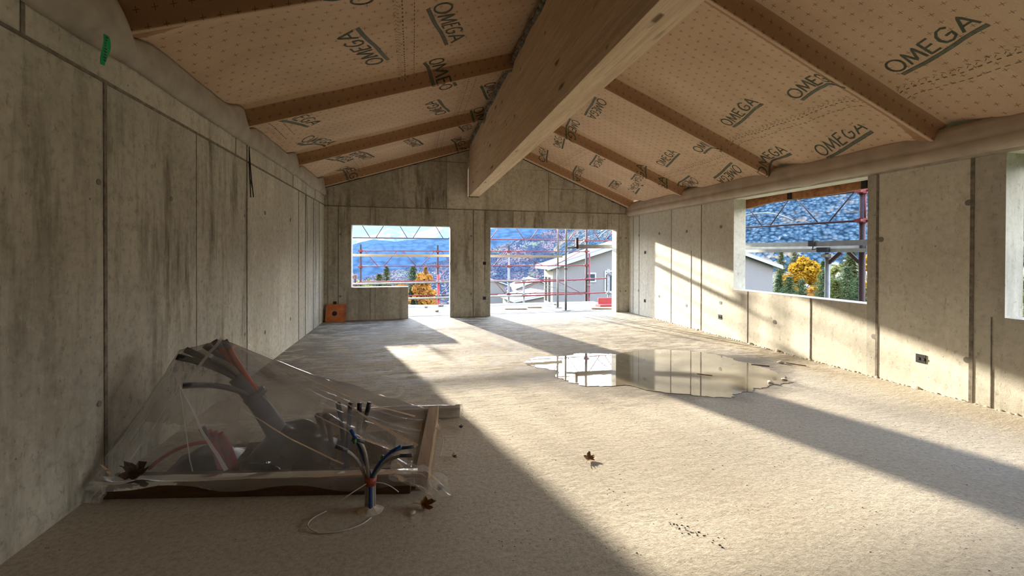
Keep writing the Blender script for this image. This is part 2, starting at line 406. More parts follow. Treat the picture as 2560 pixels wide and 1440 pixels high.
# ------------------------------------------------------------------ mesh helpers
class MB:
    """collects faces with a material slot; build() links them as one mesh object"""
    def __init__(s):
        s.v = []; s.f = []; s.m = []; s.uv = None; s.tone = []
    def add(s, vs, fs, mi=0, tone=1.0):
        b = len(s.v)
        s.v += [tuple(v) for v in vs]
        for f in fs:
            s.f.append(tuple(i + b for i in f)); s.m.append(mi); s.tone.append(tone)
    def box(s, lo, hi, mi=0, tone=1.0):
        x0, y0, z0 = lo; x1, y1, z1 = hi
        s.add([(x0,y0,z0),(x1,y0,z0),(x1,y1,z0),(x0,y1,z0),(x0,y0,z1),(x1,y0,z1),(x1,y1,z1),(x0,y1,z1)],
              [(3,2,1,0),(4,5,6,7),(0,1,5,4),(1,2,6,5),(2,3,7,6),(3,0,4,7)], mi, tone)
    def bar(s, a, b, w, h, mi=0, upv=(0, 0, 1), taper=1.0):
        a = Vector(a); b = Vector(b); d = (b - a).normalized(); u = Vector(upv)
        if abs(d.dot(u)) > 0.98: u = Vector((0, 1, 0))
        r = d.cross(u).normalized(); u = r.cross(d).normalized()
        vs = []
        for p, k in ((a, 1.0), (b, taper)):
            for sx, sz in ((-1,-1),(1,-1),(1,1),(-1,1)):
                vs.append(p + r * (sx * w / 2 * k) + u * (sz * h / 2 * k))
        s.add(vs, [(3,2,1,0),(4,5,6,7),(0,1,5,4),(1,2,6,5),(2,3,7,6),(3,0,4,7)], mi)
    def tube(s, pts, r, n=8, mi=0, cap=True, radii=None):
        pts = [Vector(p) for p in pts]
        d0 = (pts[1] - pts[0]).normalized()
        u = Vector((0, 0, 1)) if abs(d0.z) < 0.9 else Vector((1, 0, 0))
        rings = []
        for i, p in enumerate(pts):
            a = pts[max(0, i - 1)]; b = pts[min(len(pts) - 1, i + 1)]
            d = (b - a).normalized()
            x = d.cross(u).normalized(); u2 = x.cross(d).normalized(); u = u2
            rr = radii[i] if radii else r
            rings.append([p + x * (cos(2*pi*k/n) * rr) + u2 * (sin(2*pi*k/n) * rr) for k in range(n)])
        vs = [v for g in rings for v in g]; fs = []
        for i in range(len(pts) - 1):
            for k in range(n):
                fs.append((i*n+k, i*n+(k+1)%n, (i+1)*n+(k+1)%n, (i+1)*n+k))
        if cap:
            fs.append(tuple(range(n))[::-1]); fs.append(tuple((len(pts)-1)*n + k for k in range(n)))
        s.add(vs, fs, mi)
    def prism(s, poly, y0, y1, mi=0, tone=1.0, axis='y'):
        n = len(poly)
        f = (lambda p, t: (p[0], t, p[1])) if axis == 'y' else ((lambda p, t: (t, p[0], p[1])) if axis == 'x' else (lambda p, t: (p[0], p[1], t)))
        vs = [f(p, y0) for p in poly] + [f(p, y1) for p in poly]
        fs = [tuple(range(n))[::-1], tuple(range(n, 2*n))] + [(i, (i+1)%n, n+(i+1)%n, n+i) for i in range(n)]
        s.add(vs, fs, mi, tone)
    def grid(s, P, nu, nv, mi=0, tone=1.0, skip=None):
        vs = [P(i/nu, j/nv) for j in range(nv+1) for i in range(nu+1)]
        fs = [(j*(nu+1)+i, j*(nu+1)+i+1, (j+1)*(nu+1)+i+1, (j+1)*(nu+1)+i) for j in range(nv) for i in range(nu) if not (skip and skip(i, j))]
        s.add(vs, fs, mi, tone)
    def build(s, name, mats, parent=None, smooth=False, bevel=0, recalc=True, origin=None):
        me = bpy.data.meshes.new(name)
        vs = s.v
        if origin is not None: vs = [(v[0]-origin[0], v[1]-origin[1], v[2]-origin[2]) for v in vs]
        me.from_pydata(vs, [], s.f)
        if not isinstance(mats, (list, tuple)): mats = [mats]
        for m in mats: me.materials.append(m)
        me.polygons.foreach_set('material_index', s.m)
        if smooth: me.polygons.foreach_set('use_smooth', [True] * len(s.f))
        if any(t != 1.0 for t in s.tone) or True:
            at = me.attributes.new('tone', 'FLOAT', 'FACE')
            at.data.foreach_set('value', s.tone)
        if recalc:
            bm = bmesh.new(); bm.from_mesh(me); bmesh.ops.recalc_face_normals(bm, faces=bm.faces); bm.to_mesh(me); bm.free()
        me.update()
        o = bpy.data.objects.new(name, me)
        COL.objects.link(o)
        if origin is not None and parent is None: o.location = origin
        if parent is not None: o.parent = parent
        if bevel:
            bv = o.modifiers.new('bevel', 'BEVEL'); bv.width = bevel; bv.segments = 2; bv.limit_method = 'ANGLE'
        return o

def tag(o, label=None, cat=None, group=None, kind=None):
    if label: o['label'] = label
    if cat: o['category'] = cat
    if group: o['group'] = group
    if kind: o['kind'] = kind
    return o

def empty(name, loc, label, cat, group=None, rz=0.0):
    o = bpy.data.objects.new(name, None); COL.objects.link(o)
    o.location = loc; o.rotation_euler = (0, 0, rz); o.empty_display_size = 0.1
    return tag(o, label, cat, group)

def copy_tree(o, parent=None):
    c = o.copy(); COL.objects.link(c); c.parent = parent
    for ch in list(o.children): copy_tree(ch, c)
    return c

def struct(o, label=None):
    o['kind'] = 'structure'
    if label: o['label'] = label
    return o

# ------------------------------------------------------------------ floor, terrace, walls
HX0, HX1, HY0, HY1 = 0.30, 1.80, 3.12, 3.72       # shaft opening in the slab, under the plastic
fl = MB()
def frect(x0, x1, y0, y1): fl.box((x0, y0, -0.28), (x1, y1, 0.0))
frect(-T, W + T, -2.8, HY0); frect(-T, W + T, HY1, D + T)
frect(-T, HX0, HY0, HY1); frect(HX1, W + T, HY0, HY1)
fl.box((HX0, HY0, -0.30), (HX1, HY1, -0.27))
struct(fl.build('floor', M['floor']), 'rough beige concrete floor slab with damp patches')
tr_ = MB(); tr_.prism([(-3.0, D + T), (7.66, D + T), (7.66, 12.72), (2.9, 12.72), (1.9, 12.9), (1.25, 13.6), (-3.0, 13.6)], -0.28, -0.005, axis='z')
o = tr_.build('floor', M['terrace']); struct(o, 'sunlit pale concrete terrace slab beyond the openings')

def wall_cells(mb, us, vs, hole, put, tones, mi=0):
    for i in range(len(us) - 1):
        for j in range(len(vs) - 1):
            uc, vc = (us[i] + us[i+1]) / 2, (vs[j] + vs[j+1]) / 2
            if hole(uc, vc): continue
            put(us[i], us[i+1], vs[j], vs[j+1], tones(uc, vc))

def panel_tone(breaks, seed, lo=0.86, hi=1.08):
    rr = random.Random(seed)
    vals = [rr.uniform(lo, hi) for _ in range(len(breaks) + 1)]
    def f(u, v=None):
        k = sum(1 for b in breaks if u > b)
        return vals[k]
    return f

# left wall
lb = [2.646, 3.235, 5.613, 7.949, 8.423, 9.065, 9.60]
ft = panel_tone(lb, 3, 0.88, 1.05)
mb = MB()
us = [-2.8] + lb + [D + T]
wall_cells(mb, us, [0, 2.60, 3.22], lambda u, v: False,
           lambda a, b, c, d, t: mb.box((-T, a, c), (0, b, d), 0, t), lambda u, v: 1.02 if v > 2.6 else (.93 if u < 3.235 else .86 if u < 5.613 else 1.06 if u < 7.949 else ft(u)))
for y, w in ((3.235, .014), (5.613, .010), (7.949, .006), (8.423, .012), (9.065, .014), (9.60, .006)):
    mb.box((0, y - w, 0), (0.006, y + w, 2.60 if y != 5.613 else 2.8), 1)
for y in (4.41, 1.2): mb.box((0, y - .004, 0), (0.003, y + .004, 2.6), 1)
mb.box((0, -2.8, 2.592), (0.008, D, 2.612), 1)
for y, w in ((2.65, .012), (5.29, .004), (7.6, .005), (9.2, .004)): mb.box((0, y - w, 2.61), (0.005, y + w, 2.9), 1)
for y in (6.25, 7.45):
    for z in (0.45, 2.05):
        mb.tube([(0, y, z), (0.004, y, z)], 0.028, 10, 2)
for y in (3.18, 5.55, 4.0):
    for z in (0.55, 1.95): mb.tube([(0, y, z), (0.004, y, z)], 0.02, 10, 2)
struct(mb.build('wall_left', [M['concrete'], M['joint'], M['tie']]), 'long bare concrete wall with vertical formwork joints')

# right wall with its two windows
def rhole(u, v): return (4.118 < u < 6.38 and v > 0.885) or (0.1 < u < 2.852 and v > 0.905)
rb = [2.946, 3.10, 3.999, 7.243, 8.236, 9.585, 9.881]
ft2 = panel_tone(rb + [4.886], 11, 0.96, 1.06)
mb = MB()
us = sorted([-2.8, 0.1, 2.852, 4.118, 4.886, 6.38, D + T] + rb)
def rt_tone(u, v):
    if 2.94 < u < 3.1 or 4.0 > u > 3.999: return 0.80
    if u < 4.118 and u > 3.999: return 0.72
    if u < 2.9: return 0.78
    if 4.118 < u < 4.886: return 0.90
    return ft2(u)
wall_cells(mb, us, [0, 0.885, 0.905, 2.50], rhole, lambda a, b, c, d, t: mb.box((W, a, c), (W + T, b, d), 0, t), rt_tone)
for y, w, z1 in ((3.10, .016, 2.5), (2.946, .004, .9), (3.999, .013, 2.5), (4.886, .006, .885), (7.243, .008, 2.5), (8.236, .003, 2.5),
              (9.585, .006, 2.5), (9.881, .006, 2.5), (6.05, .003, .885), (7.55, .003, 1.6)):
    mb.box((W - 0.006, y - w, 0), (W, y + w, z1), 1)
mb.box((W - 0.006, 4.893, 0), (W, 4.905, .885), 3)
for y, z in ((8.7, 2.0), (8.7, .55), (7.7, 2.0), (7.7, .45), (6.7, 2.03), (6.7, .62), (9.6, 2.0), (9.6, .6), (5.5, .45), (4.03, .5), (3.13, 2.05), (3.13, .43), (3.96, 1.7)):
    mb.tube([(W, y, z), (W - 0.004, y, z)], 0.032, 10, 2)
struct(mb.build('wall_right', [M['concrete_clean'], M['joint'], M['tie'], M['joint_light']]), 'pale concrete wall with two window openings and formwork joints')

# back gable wall: openings, beam pocket, sloping top
def rooflow(x):  # underside plane of the wrapped rafters
    return min(2.986 + 0.32 * x, 2.725 - 0.40 * (x - 7.467))
RIDGE_X = (2.725 + 0.40 * 7.467 - 2.986) / 0.72
def bhole(u, v):
    if 0.572 < u < 2.798 and v > 0.745 and v < 2.172: return True
    if 1.827 < u < 2.798 and v < 2.172: return True
    if 3.772 < u < 7.13 and v < 2.168: return True
    if 3.222 < u < 3.245 and 2.9 < v < 3.62: return True
    if 3.245 < u < 3.489 and v > 2.9: return True
    return False
bb = [0.298, 0.985, 1.087, 2.21, 3.355, 3.639, 4.339, 6.881, 7.20]
mb = MB()
us = sorted([-T, 0.572, 1.827, 2.798, 3.222, 3.245, 3.489, 3.772, 7.13, 2.709, 5.253, RIDGE_X, W + T] + bb)
vs = [0, 0.745, 2.168, 2.58, 2.9, 3.62]
ftb = panel_tone(bb, 5, 0.78, 0.96); ftg = panel_tone([2.709, 5.253], 6, 0.85, 1.0)
def btone(u, v):
    if v > 2.58: return {0: 0.80, 1: 1.02, 2: 0.86}[0 if u < 2.709 else (1 if u < 5.253 else 2)]
    if 0.985 < u < 1.087: return 1.0
    if u > 7.13: return 1.02
    return ftb(u)
for i in range(len(us) - 1):
    a, b = us[i], us[i+1]; uc = (a + b) / 2
    for j in range(len(vs)):
        c = vs[j]; top = vs[j+1] if j + 1 < len(vs) else 9
        ta, tb = min(top, max(rooflow(a), 0)), min(top, rooflow(b))
        if min(ta, tb) <= c + 1e-4 and max(ta, tb) <= c + 1e-4: continue
        vc = c + 0.02
        if bhole(uc, vc): continue
        mb.prism([(a, c), (b, c), (b, max(tb, c)), (a, max(ta, c))], D, D + T, 0, btone(uc, (c + min(top, 4)) / 2 if j else c + .1))
J = lambda x0, x1, z0, z1, mi=1: mb.box((x0, D - 0.006, z0), (x1, D, z1), mi)
for x, w, z0, z1 in ((0.298, .009, 0, 2.58), (0.985, .004, 0, .745), (1.087, .004, 0, .745), (0.985, .004, 2.172, 2.58), (1.087, .004, 2.172, 2.58), (2.21, .004, 2.172, 2.58),
                     (3.355, .009, 0, 2.58), (3.639, .006, .75, 2.58), (4.339, .006, 2.17, 2.58), (6.881, .005, 2.17, 2.58), (7.20, .004, 0, 2.58), (0.08, .004, 0, 2.9), (0.2, .003, 2.6, 3.0),
                     (2.709, .006, 2.6, 3.84), (5.253, .006, 2.6, 3.6)):
    J(x - w, x + w, z0, z1)
J(0, W, 2.572, 2.592); J(5.25, 6.35, 3.16, 3.17); J(2.2, 3.2, 3.70, 3.712)
for x in (0.34, 3.30): 
    for z in (0.55, 1.95): mb.tube([(x, D, z), (x, D - .004, z)], 0.028, 10, 2)
for x in (7.25, 7.4):
    for z in (0.55, 1.95): mb.tube([(x, D, z), (x, D - .004, z)], 0.024, 10, 2)
struct(mb.build('wall_back', [M['concrete'], M['joint'], M['tie']]), 'concrete gable wall with a window and two door openings')

# foam tape along the top of the gable wall, behind-camera wall
tp = MB()
tp.prism([(0, 2.972), (3.24, 2.972 + .32 * 3.24), (3.24, 3.0 + .32 * 3.24), (0, 3.0)], D - 0.012, D + 0.05)
tp.prism([(3.489, rooflow(3.9) - 0.014 + .0), (3.9, rooflow(3.9) - .014), (7.467, 2.711), (7.467, 2.739), (3.9, rooflow(3.9) + .014), (3.489, rooflow(3.9) + .014)], D - 0.012, D + 0.05)
struct(tp.build('trim_1', M['tape']), 'thin black sealing tape along the gable top')
rw = MB()
rw.prism([(-T, 0), (W + T, 0), (W + T, 2.6), (RIDGE_X, 4.4), (-T, 2.9)], -2.8 - T, -2.8)
struct(rw.build('wall_rear', M['concrete']), 'concrete wall behind the viewer')

# sill dust strips (light mortar edge)
sl = MB()
sl.box((W - .004, 4.118, .885), (W + T, 6.38, .893)); 
struct(sl.build('trim_2', M['joint_light']), 'pale mortar edge on the window sill')

# ------------------------------------------------------------------ roof above, wrapped rafters, membrane
rf = MB()
TH = 0.24
for (xa, za, xb, zb) in ((-0.8, 2.986 - .32 * .8 + .24, RIDGE_X, rooflow(RIDGE_X) + .24), (RIDGE_X, rooflow(RIDGE_X) + .24, 8.25, 2.725 - .4 * (8.25 - 7.467) + .24)):
    rf.prism([(xa, za), (xb, zb), (xb, zb + TH), (xa, za + TH)], -3.2, D + 0.55)
struct(rf.build('ceiling', M['timber_plate']), 'roof deck above the membrane')

RAFT = [1.15, 3.39, 5.55, 7.78, 9.955]
H = 0.205
def profile():
    """(y, offset) of the membrane hanging between and around the rafters"""
    pts = [(-2.8, H)]
    for k, yr in enumerate(RAFT):
        a = pts[-1][0]
        start, end = a, yr
        n = 18
        for i in range(1, n + 1):
            t = i / n
            y = start + (end - 0.12 - start) * t
            pts.append((y, H - 0.012 * sin(pi * t) - 0.010 * sin(t * 17 + k) * sin(pi * t)))
        pts += [(yr - 0.075, H - 0.025), (yr - 0.05, H - 0.05), (yr - 0.032, H - 0.09), (yr - 0.018, H - 0.14), (yr - 0.006, 0.014), (yr, 0.001)]
        wd = 0.035
        if yr < 9.9:
            pts += [(yr + wd, 0.004), (yr + 0.09, 0.045), (yr + 0.17, 0.115), (yr + 0.27, 0.172), (yr + 0.40, H - 0.010)]
        else:
            pts += [(D + .1, 0.0)]
    return pts
PROF = profile()
ARC = [0.0]
for i in range(1, len(PROF)):
    ARC.append(ARC[-1] + math.hypot(PROF[i][0] - PROF[i-1][0], PROF[i][1] - PROF[i-1][1]))
def prof_at(s):
    s = max(0.0, min(ARC[-1] - 1e-5, s))
    lo, hi = 0, len(ARC) - 1
    while hi - lo > 1:
        m = (lo + hi) // 2
        if ARC[m] <= s: lo = m
        else: hi = m
    t = (s - ARC[lo]) / (ARC[hi] - ARC[lo] + 1e-9)
    a, b = PROF[lo], PROF[hi]
    ty, tz = b[0] - a[0], b[1] - a[1]; L = math.hypot(ty, tz) or 1
    return a[0] + ty * t, a[1] + tz * t, tz / L, -ty / L
def s_of_y(y):
    for i in range(1, len(PROF)):
        if PROF[i][0] >= y and PROF[i-1][0] <= y:
            return ARC[i-1] + (ARC[i] - ARC[i-1]) * (y - PROF[i-1][0]) / (PROF[i][0] - PROF[i-1][0] + 1e-9)
    return ARC[-1]
XL, XR = (0.0, 3.245), (3.489, W)
def wob(x, y):
    return 0.010 * noise.noise(Vector((x * 1.1, y * 2.6, 3.3))) + 0.006 * noise.noise(Vector((x * 4, y * 7, 1.3)))
def away(y):
    """0 at the near face of a rafter, 1 in the open bay"""
    d = min([r - y for r in RAFT if r - y > -0.03] or [1.0])
    t = max(0.0, min(1.0, (d - 0.08) / 0.6))
    return t * t * (3 - 2 * t)
def surf(side, x, s, eps=0.0):
    y, off, ny, nz = prof_at(s)
    base = rooflow(x)
    e_ = max(0.0, min(1.0, (x / 0.55) if side == 'L' else ((W - x) / 0.45)))
    off *= 1 - 0.58 * (1 - e_ * e_ * (3 - 2 * e_)) * away(y)
    if off > 0.12: off += wob(x, y)
    yy = y + 0.012 * noise.noise(Vector((x * 0.9, floor(y) * 3.1, 0.5))) * (1 if off < 0.16 else 0)
    if eps: return (x, yy + ny * eps, base + off + nz * eps)
    return (x, yy, base + off)

LET = {
 'O': [[(0.5 + 0.46 * cos(a), 0.5 + 0.5 * sin(a)) for a in [i * 2 * pi / 22 for i in range(23)]]],
 'M': [[(0.02, 0), (0.16, 1), (0.46, 0.12), (0.86, 1), (0.98, 0)]],
 'E': [[(0.95, 1), (0.12, 1), (0.05, 0), (0.90, 0)], [(0.08, 0.52), (0.8, 0.54)]],
 'G': [[(0.92, 0.84), (0.7, 1.0), (0.4, 0.98), (0.12, 0.72), (0.04, 0.4), (0.2, 0.08), (0.55, 0.0), (0.86, 0.14), (0.9, 0.46), (0.5, 0.46)]],
 'A': [[(0, 0), (0.52, 1), (1, 0)], [(0.18, 0.34), (0.84, 0.34)]],
}
def ribbon(mb, to3, pl, w, mi):
    """flat stroke along a polyline in print space, resampled finely so that it follows the folds"""
    P = []
    for (a, b) in zip(pl[:-1], pl[1:]):
        n = max(1, int(math.hypot(b[0]-a[0], b[1]-a[1]) / 0.02))
        for i in range(n): P.append((a[0] + (b[0]-a[0]) * i / n, a[1] + (b[1]-a[1]) * i / n))
    P.append(pl[-1])
    L = []; Rr = []
    for i, p in enumerate(P):
        a = P[max(0, i-1)]; b = P[min(len(P)-1, i+1)]
        dx, dy = b[0]-a[0], b[1]-a[1]; l = math.hypot(dx, dy) or 1
        nx, ny = -dy / l * w / 2, dx / l * w / 2
        L.append(to3(p[0]+nx, p[1]+ny)); Rr.append(to3(p[0]-nx, p[1]-ny))
    for i in range(len(P) - 1):
        if None in (L[i], L[i+1], Rr[i], Rr[i+1]): continue
        mb.add([L[i], L[i+1], Rr[i+1], Rr[i]], [(0, 1, 2, 3)], mi)

def logo(mb, side, x0, y0, ddir, size=0.80, slant=None, letters='OMEGA', s0=None):
    """print lettering starting at the O; ddir=+1 reads away from the camera, -1 towards it"""
    cs = 1.05
    s_start = s_of_y(y0) if s0 is None else s0
    ang = radians(16 if slant is None else slant)
    # unit vectors in (x along slope, s) space
    if ddir > 0: dv = (sin(ang), cos(ang)); uv = (cos(ang), -sin(ang))
    else: dv = (-sin(ang), -cos(ang)); uv = (-cos(ang), sin(ang))
    lo, hi = (XL if side == 'L' else XR)
    def to3(a, b):
        xs = x0 * cs + dv[0] * a + uv[0] * b
        s = s_start + dv[1] * a + uv[1] * b
        x = xs / cs
        if x < lo + 0.02 or x > hi - 0.02 or s < 0.05 or s > ARC[-1] - .05: return None
        return surf(side, x, s, 0.004)
    k = size / 0.80
    pos = 0.0
    for ch, wd in zip('OMEGA', (0.155, 0.155, 0.10, 0.13, 0.13)):
        if ch in letters:
            for pl in LET[ch]:
                ribbon(mb, to3, [((pos + q[0] * wd + 0.03 * q[1]) * k, (0.05 + q[1] * 0.165) * k) for q in pl], 0.020 * k, 1)
        pos += wd + 0.028
    # double underline bar with small ticks inside
    ribbon(mb, to3, [(0.02 * k, 0.0), (0.79 * k, 0.0)], 0.030 * k, 2)
    ribbon(mb, to3, [(0.02 * k, 0.017 * k), (0.79 * k, 0.017 * k)], 0.006, 1)
    ribbon(mb, to3, [(0.02 * k, -0.017 * k), (0.79 * k, -0.017 * k)], 0.006, 1)

def membrane(side):
    lo, hi = XL if side == 'L' else XR
    nx = 34
    mb = MB(); uvs = []
    ss = []
    for i in range(len(ARC) - 1):
        n = max(1, int((ARC[i+1] - ARC[i]) / 0.09))
        ss += [ARC[i] + (ARC[i+1] - ARC[i]) * k / n for k in range(n)]
    ss.append(ARC[-1] - 1e-4)
    ext = 0.0
    vs = []; co = []
    for s in ss:
        for i in range(nx + 1):
            x = lo + (hi - lo) * i / nx
            vs.append(surf(side, x, s)); co.append((x * 1.05, s))
    fs0, fs1 = [], []
    for j in range(len(ss) - 1):
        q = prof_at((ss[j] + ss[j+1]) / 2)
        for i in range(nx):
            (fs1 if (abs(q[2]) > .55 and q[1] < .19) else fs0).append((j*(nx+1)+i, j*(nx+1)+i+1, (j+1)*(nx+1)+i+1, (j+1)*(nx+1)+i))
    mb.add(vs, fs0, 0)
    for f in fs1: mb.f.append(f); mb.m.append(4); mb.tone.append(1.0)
    ncore = len(vs)
    return mb, co, ncore

def seam(mb, side, x, y0, y1, dense=True):
    """stitched overlap: a row of short chevron marks beside a row of dashes"""
    s0, s1 = s_of_y(y0), s_of_y(y1); s = s0
    lo, hi = XL if side == 'L' else XR
    while s < s1:
        for dx, w, ln in ((0.0, 0.012, 0.03), (0.11, 0.008, 0.035)):
            if lo + .02 < x + dx < hi - .05:
                a = surf(side, x + dx - w / 2, s, 0.003); b = surf(side, x + dx + w / 2, s, 0.003)
                c = surf(side, x + dx + w / 2, s + ln, 0.003); d = surf(side, x + dx - w / 2, s + ln, 0.003)
                mb.add([a, b, c, d], [(0, 1, 2, 3)], 3)
        for k, sg in ((0.045, 1), (0.07, -1)):
            xx = x - k
            a = surf(side, xx - .012, s, .003); b = surf(side, xx + .012, s + .022 * sg, .003)
            c = surf(side, xx + .012, s + .022 * sg + .007, .003); d = surf(side, xx - .012, s + .007, .003)
            mb.add([a, b, c, d], [(0, 1, 2, 3)], 3)
        s += 0.062

def finish_membrane(side, mb, co, ncore, label):
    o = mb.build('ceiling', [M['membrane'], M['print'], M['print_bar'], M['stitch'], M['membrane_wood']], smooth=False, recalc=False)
    me = o.data
    uv = me.uv_layers.new(name='UVMap')
    for p in me.polygons:
        for li in p.loop_indices:
            vi = me.loops[li].vertex_index
            uv.data[li].uv = co[vi] if vi < ncore else (0, 0)
        if p.vertices[0] < ncore: p.use_smooth = True
    struct(o, label)
    return o

mL, coL, nL = membrane('L')
SR = [s_of_y(y) for y in RAFT]
def rows(mb, side, x, y_ref, ddir, ylo, yhi, period=1.17, size=0.8, slant=None):
    """repeat the mark along the roll between ylo and yhi"""
    s = s_of_y(y_ref); a, b = s_of_y(ylo), s_of_y(yhi)
    k = 0
    while s - k * period > a: k += 1
    s -= (k - 1) * period
    while s < b + 0.02:
        if ddir > 0 and s + 0.05 >= a and s <= b: logo(mb, side, x, 0, ddir, size, slant, s0=s)
        if ddir < 0 and s - 0.05 > a + .5 * 0 and s <= b + .8 * 0: logo(mb, side, x, 0, ddir, size, slant, s0=s)
        s += period
# left slope: first bay beyond the near rafter, then each bay has its own roll
rows(mL, 'L', 2.06, 4.10, +1, 0.2, 5.50, size=0.84, slant=18); rows(mL, 'L', 1.66, 5.00, -1, 1.2, 5.8, size=0.84, slant=18)
seam(mL, 'L', 1.83, 0.5, 5.5)
rows(mL, 'L', 2.95, 6.47, +1, 5.70, 7.75, size=0.84, slant=18); rows(mL, 'L', 2.55, 7.45, -1, 6.0, 8.0, size=0.84, slant=18)
seam(mL, 'L', 2.72, 5.72, 7.7)
rows(mL, 'L', 0.22, 6.95, +1, 5.72, 7.75, size=0.80, slant=20)
seam(mL, 'L', 0.62 - .45, 5.72, 6.6)
rows(mL, 'L', 0.35, 8.35, +1, 7.95, 9.95, size=0.8, slant=18); rows(mL, 'L', 1.15, 9.25, -1, 8.2, 10.0, size=0.8, slant=18)
rows(mL, 'L', 2.15, 9.25, -1, 8.3, 10.0, size=0.8, slant=18); rows(mL, 'L', 2.75, 8.25, +1, 7.95, 10.0, size=0.8, slant=18)
seam(mL, 'L', 2.45, 7.95, 9.9); seam(mL, 'L', 0.75, 7.95, 9.9)
finish_membrane('L', mL, coL, nL, 'left slope of brown kraft roof membrane wrapped over rafters')
mR, coR, nR = membrane('R')
rows(mR, 'R', 6.60, 3.16, -1, 0.3, 3.35, period=1.12, size=0.80); seam(mR, 'R', 6.80, -0.5, 3.3)
rows(mR, 'R', 6.42, 5.19, -1, 3.55, 5.9, period=1.10, size=0.78); seam(mR, 'R', 6.66, 3.55, 5.5)
rows(mR, 'R', 7.43, 4.62, -1, 4.1, 5.9, period=1.10, size=0.78)
rows(mR, 'R', 6.72, 7.30, -1, 5.7, 8.3, period=1.10, size=0.78); seam(mR, 'R', 6.93, 5.7, 7.75)
rows(mR, 'R', 7.12, 6.0, +1, 5.7, 7.7, period=1.10, size=0.70)
rows(mR, 'R', 4.25, 6.35, +1, 5.7, 8.2, period=1.10, size=0.74, slant=10); rows(mR, 'R', 4.75, 7.3, +1, 5.7, 8.2, period=1.10, size=0.74, slant=10)
rows(mR, 'R', 5.15, 8.85, -1, 7.95, 10.4, period=1.12, size=0.74); rows(mR, 'R', 5.72, 8.25, +1, 7.95, 10.1, period=1.12, size=0.74, slant=12)
rows(mR, 'R', 4.62, 9.6, -1, 7.95, 10.4, period=1.12, size=0.74); rows(mR, 'R', 6.55, 9.1, +1, 7.95, 10.1, period=1.12, size=0.70)
rows(mR, 'R', 7.2, 9.3, -1, 7.95, 10.4, period=1.1, size=0.72)
seam(mR, 'R', 5.45, 7.95, 9.9)
finish_membrane('R', mR, coR, nR, 'right slope of brown kraft roof membrane wrapped over rafters')

# ridge beam (glued laminated timber)
bm_ = MB()
bm_.box((3.245, -2.8, 2.90), (3.489, D + 0.45, 4.10 + .14))
o = bm_.build('ridge_beam', M['beam'], bevel=0.004)
tag(o, 'huge glued timber ridge beam running under the roof into the gable wall', 'beam')
st_ = MB()
def SZ(y):
    q = prof_at(s_of_y(y))[1]
    return 4.005 + .55 * q + .012 * sin(y * 7)
for i in range(122):      # shaggy sealing strip where the membrane meets the beam
    y = -2.0 + i * 0.0975
    st_.tube([(3.228 + .008 * sin(i * 2.1), y, SZ(y)), (3.228 + .008 * sin(i * 2.1 + 2.1), y + .0975, SZ(y + .0975))], 0.030 + .006 * sin(i * 1.7), 6)
o = st_.build('sealing_strip', simple('grey_wool', (0.17, 0.15, 0.12), 0.95, var=0.5, scale=30, bump=0.8, bscale=90), parent=None, smooth=True)
tag(o, 'grey wool sealing strip squeezed between ridge beam and left membrane', 'sealing strip')
en_ = MB(); en_.box((3.245, D - 0.010, 2.884), (3.489, D + .2, 2.899))
o = en_.build('bearing_pad', M['tape']); tag(o, 'thin black bearing pad under the far end of the ridge beam', 'pad')

# eave flaps
fm = MB()
def LF(u, v):
    y = -1.5 + (D + 1.5 - .01) * u
    sag = 0.03 * noise.noise(Vector((y * 1.3, 0.2, 0))) + 0.012 * noise.noise(Vector((y * 5, 3.2, 0)))
    drop = max(0, 3.3 - y) * 0.03 + 0.105 + sag
    near = exp(-((y - 3.2) / 0.35) ** 2)
    a = v
    pf = prof_at(s_of_y(max(-2.7, y)))[1]
    zt = 2.985 + max(0.0, pf) * (1 - 0.58 * away(y)); zb = 2.99 - (0.085 + drop + 0.03 * near)
    z = zt + (zb - zt) * a
    x = 0.010 + 0.045 * (1 - a) ** .5 * (0.3 + 0.7 * a) * 1.6 + 0.018 * sin(pi * a) + 0.03 * near * sin(pi * a) + 0.008 * noise.noise(Vector((y * 6, a * 3, 1)))
    return (max(x, 0.008), y, z)
fm.grid(LF, 170, 10)
o = fm.build('eave_flap', M['flap'], smooth=True)
sm_ = o.modifiers.new('solid', 'SOLIDIFY'); sm_.thickness = 0.003
tag(o, 'loose grey fleece flap hanging along the top of the left wall', 'membrane flap')
fm = MB()
def RF(u, v):
    y = -1.5 + (D + 1.5 - .01) * u
    n1 = noise.noise(Vector((y * 1.1, 5.2, 0)))
    ang = pi * (0.05 + 0.98 * v)
    rr = 0.075 + 0.012 * n1 + 0.022 * exp(-((y - 4.95) / 0.12) ** 2)
    zc = 2.612 + 0.010 * n1 + max(0, 3.6 - y) * 0.012
    if v < 0.25:
        t = v / 0.25
        return (W - 0.15 * (1 - t) * 0.2 - 0.02 - rr * t * 0.9, y, 2.86 - (2.86 - zc - rr * .7) * t)
    ang = -pi / 4 * 0 + (0.78 - (v - 0.25) / 0.75 * 2.5)
    return (W - 0.005 - rr * (0.15 + cos(ang) * 0.95), y, zc + rr * sin(ang) * 1.15)
fm.grid(RF, 170, 14)
o = fm.build('eave_flap', M['flap_right'], smooth=True)
sm_ = o.modifiers.new('solid', 'SOLIDIFY'); sm_.thickness = 0.003
tag(o, 'rolled kraft membrane edge bulging along the top of the right wall', 'membrane flap')

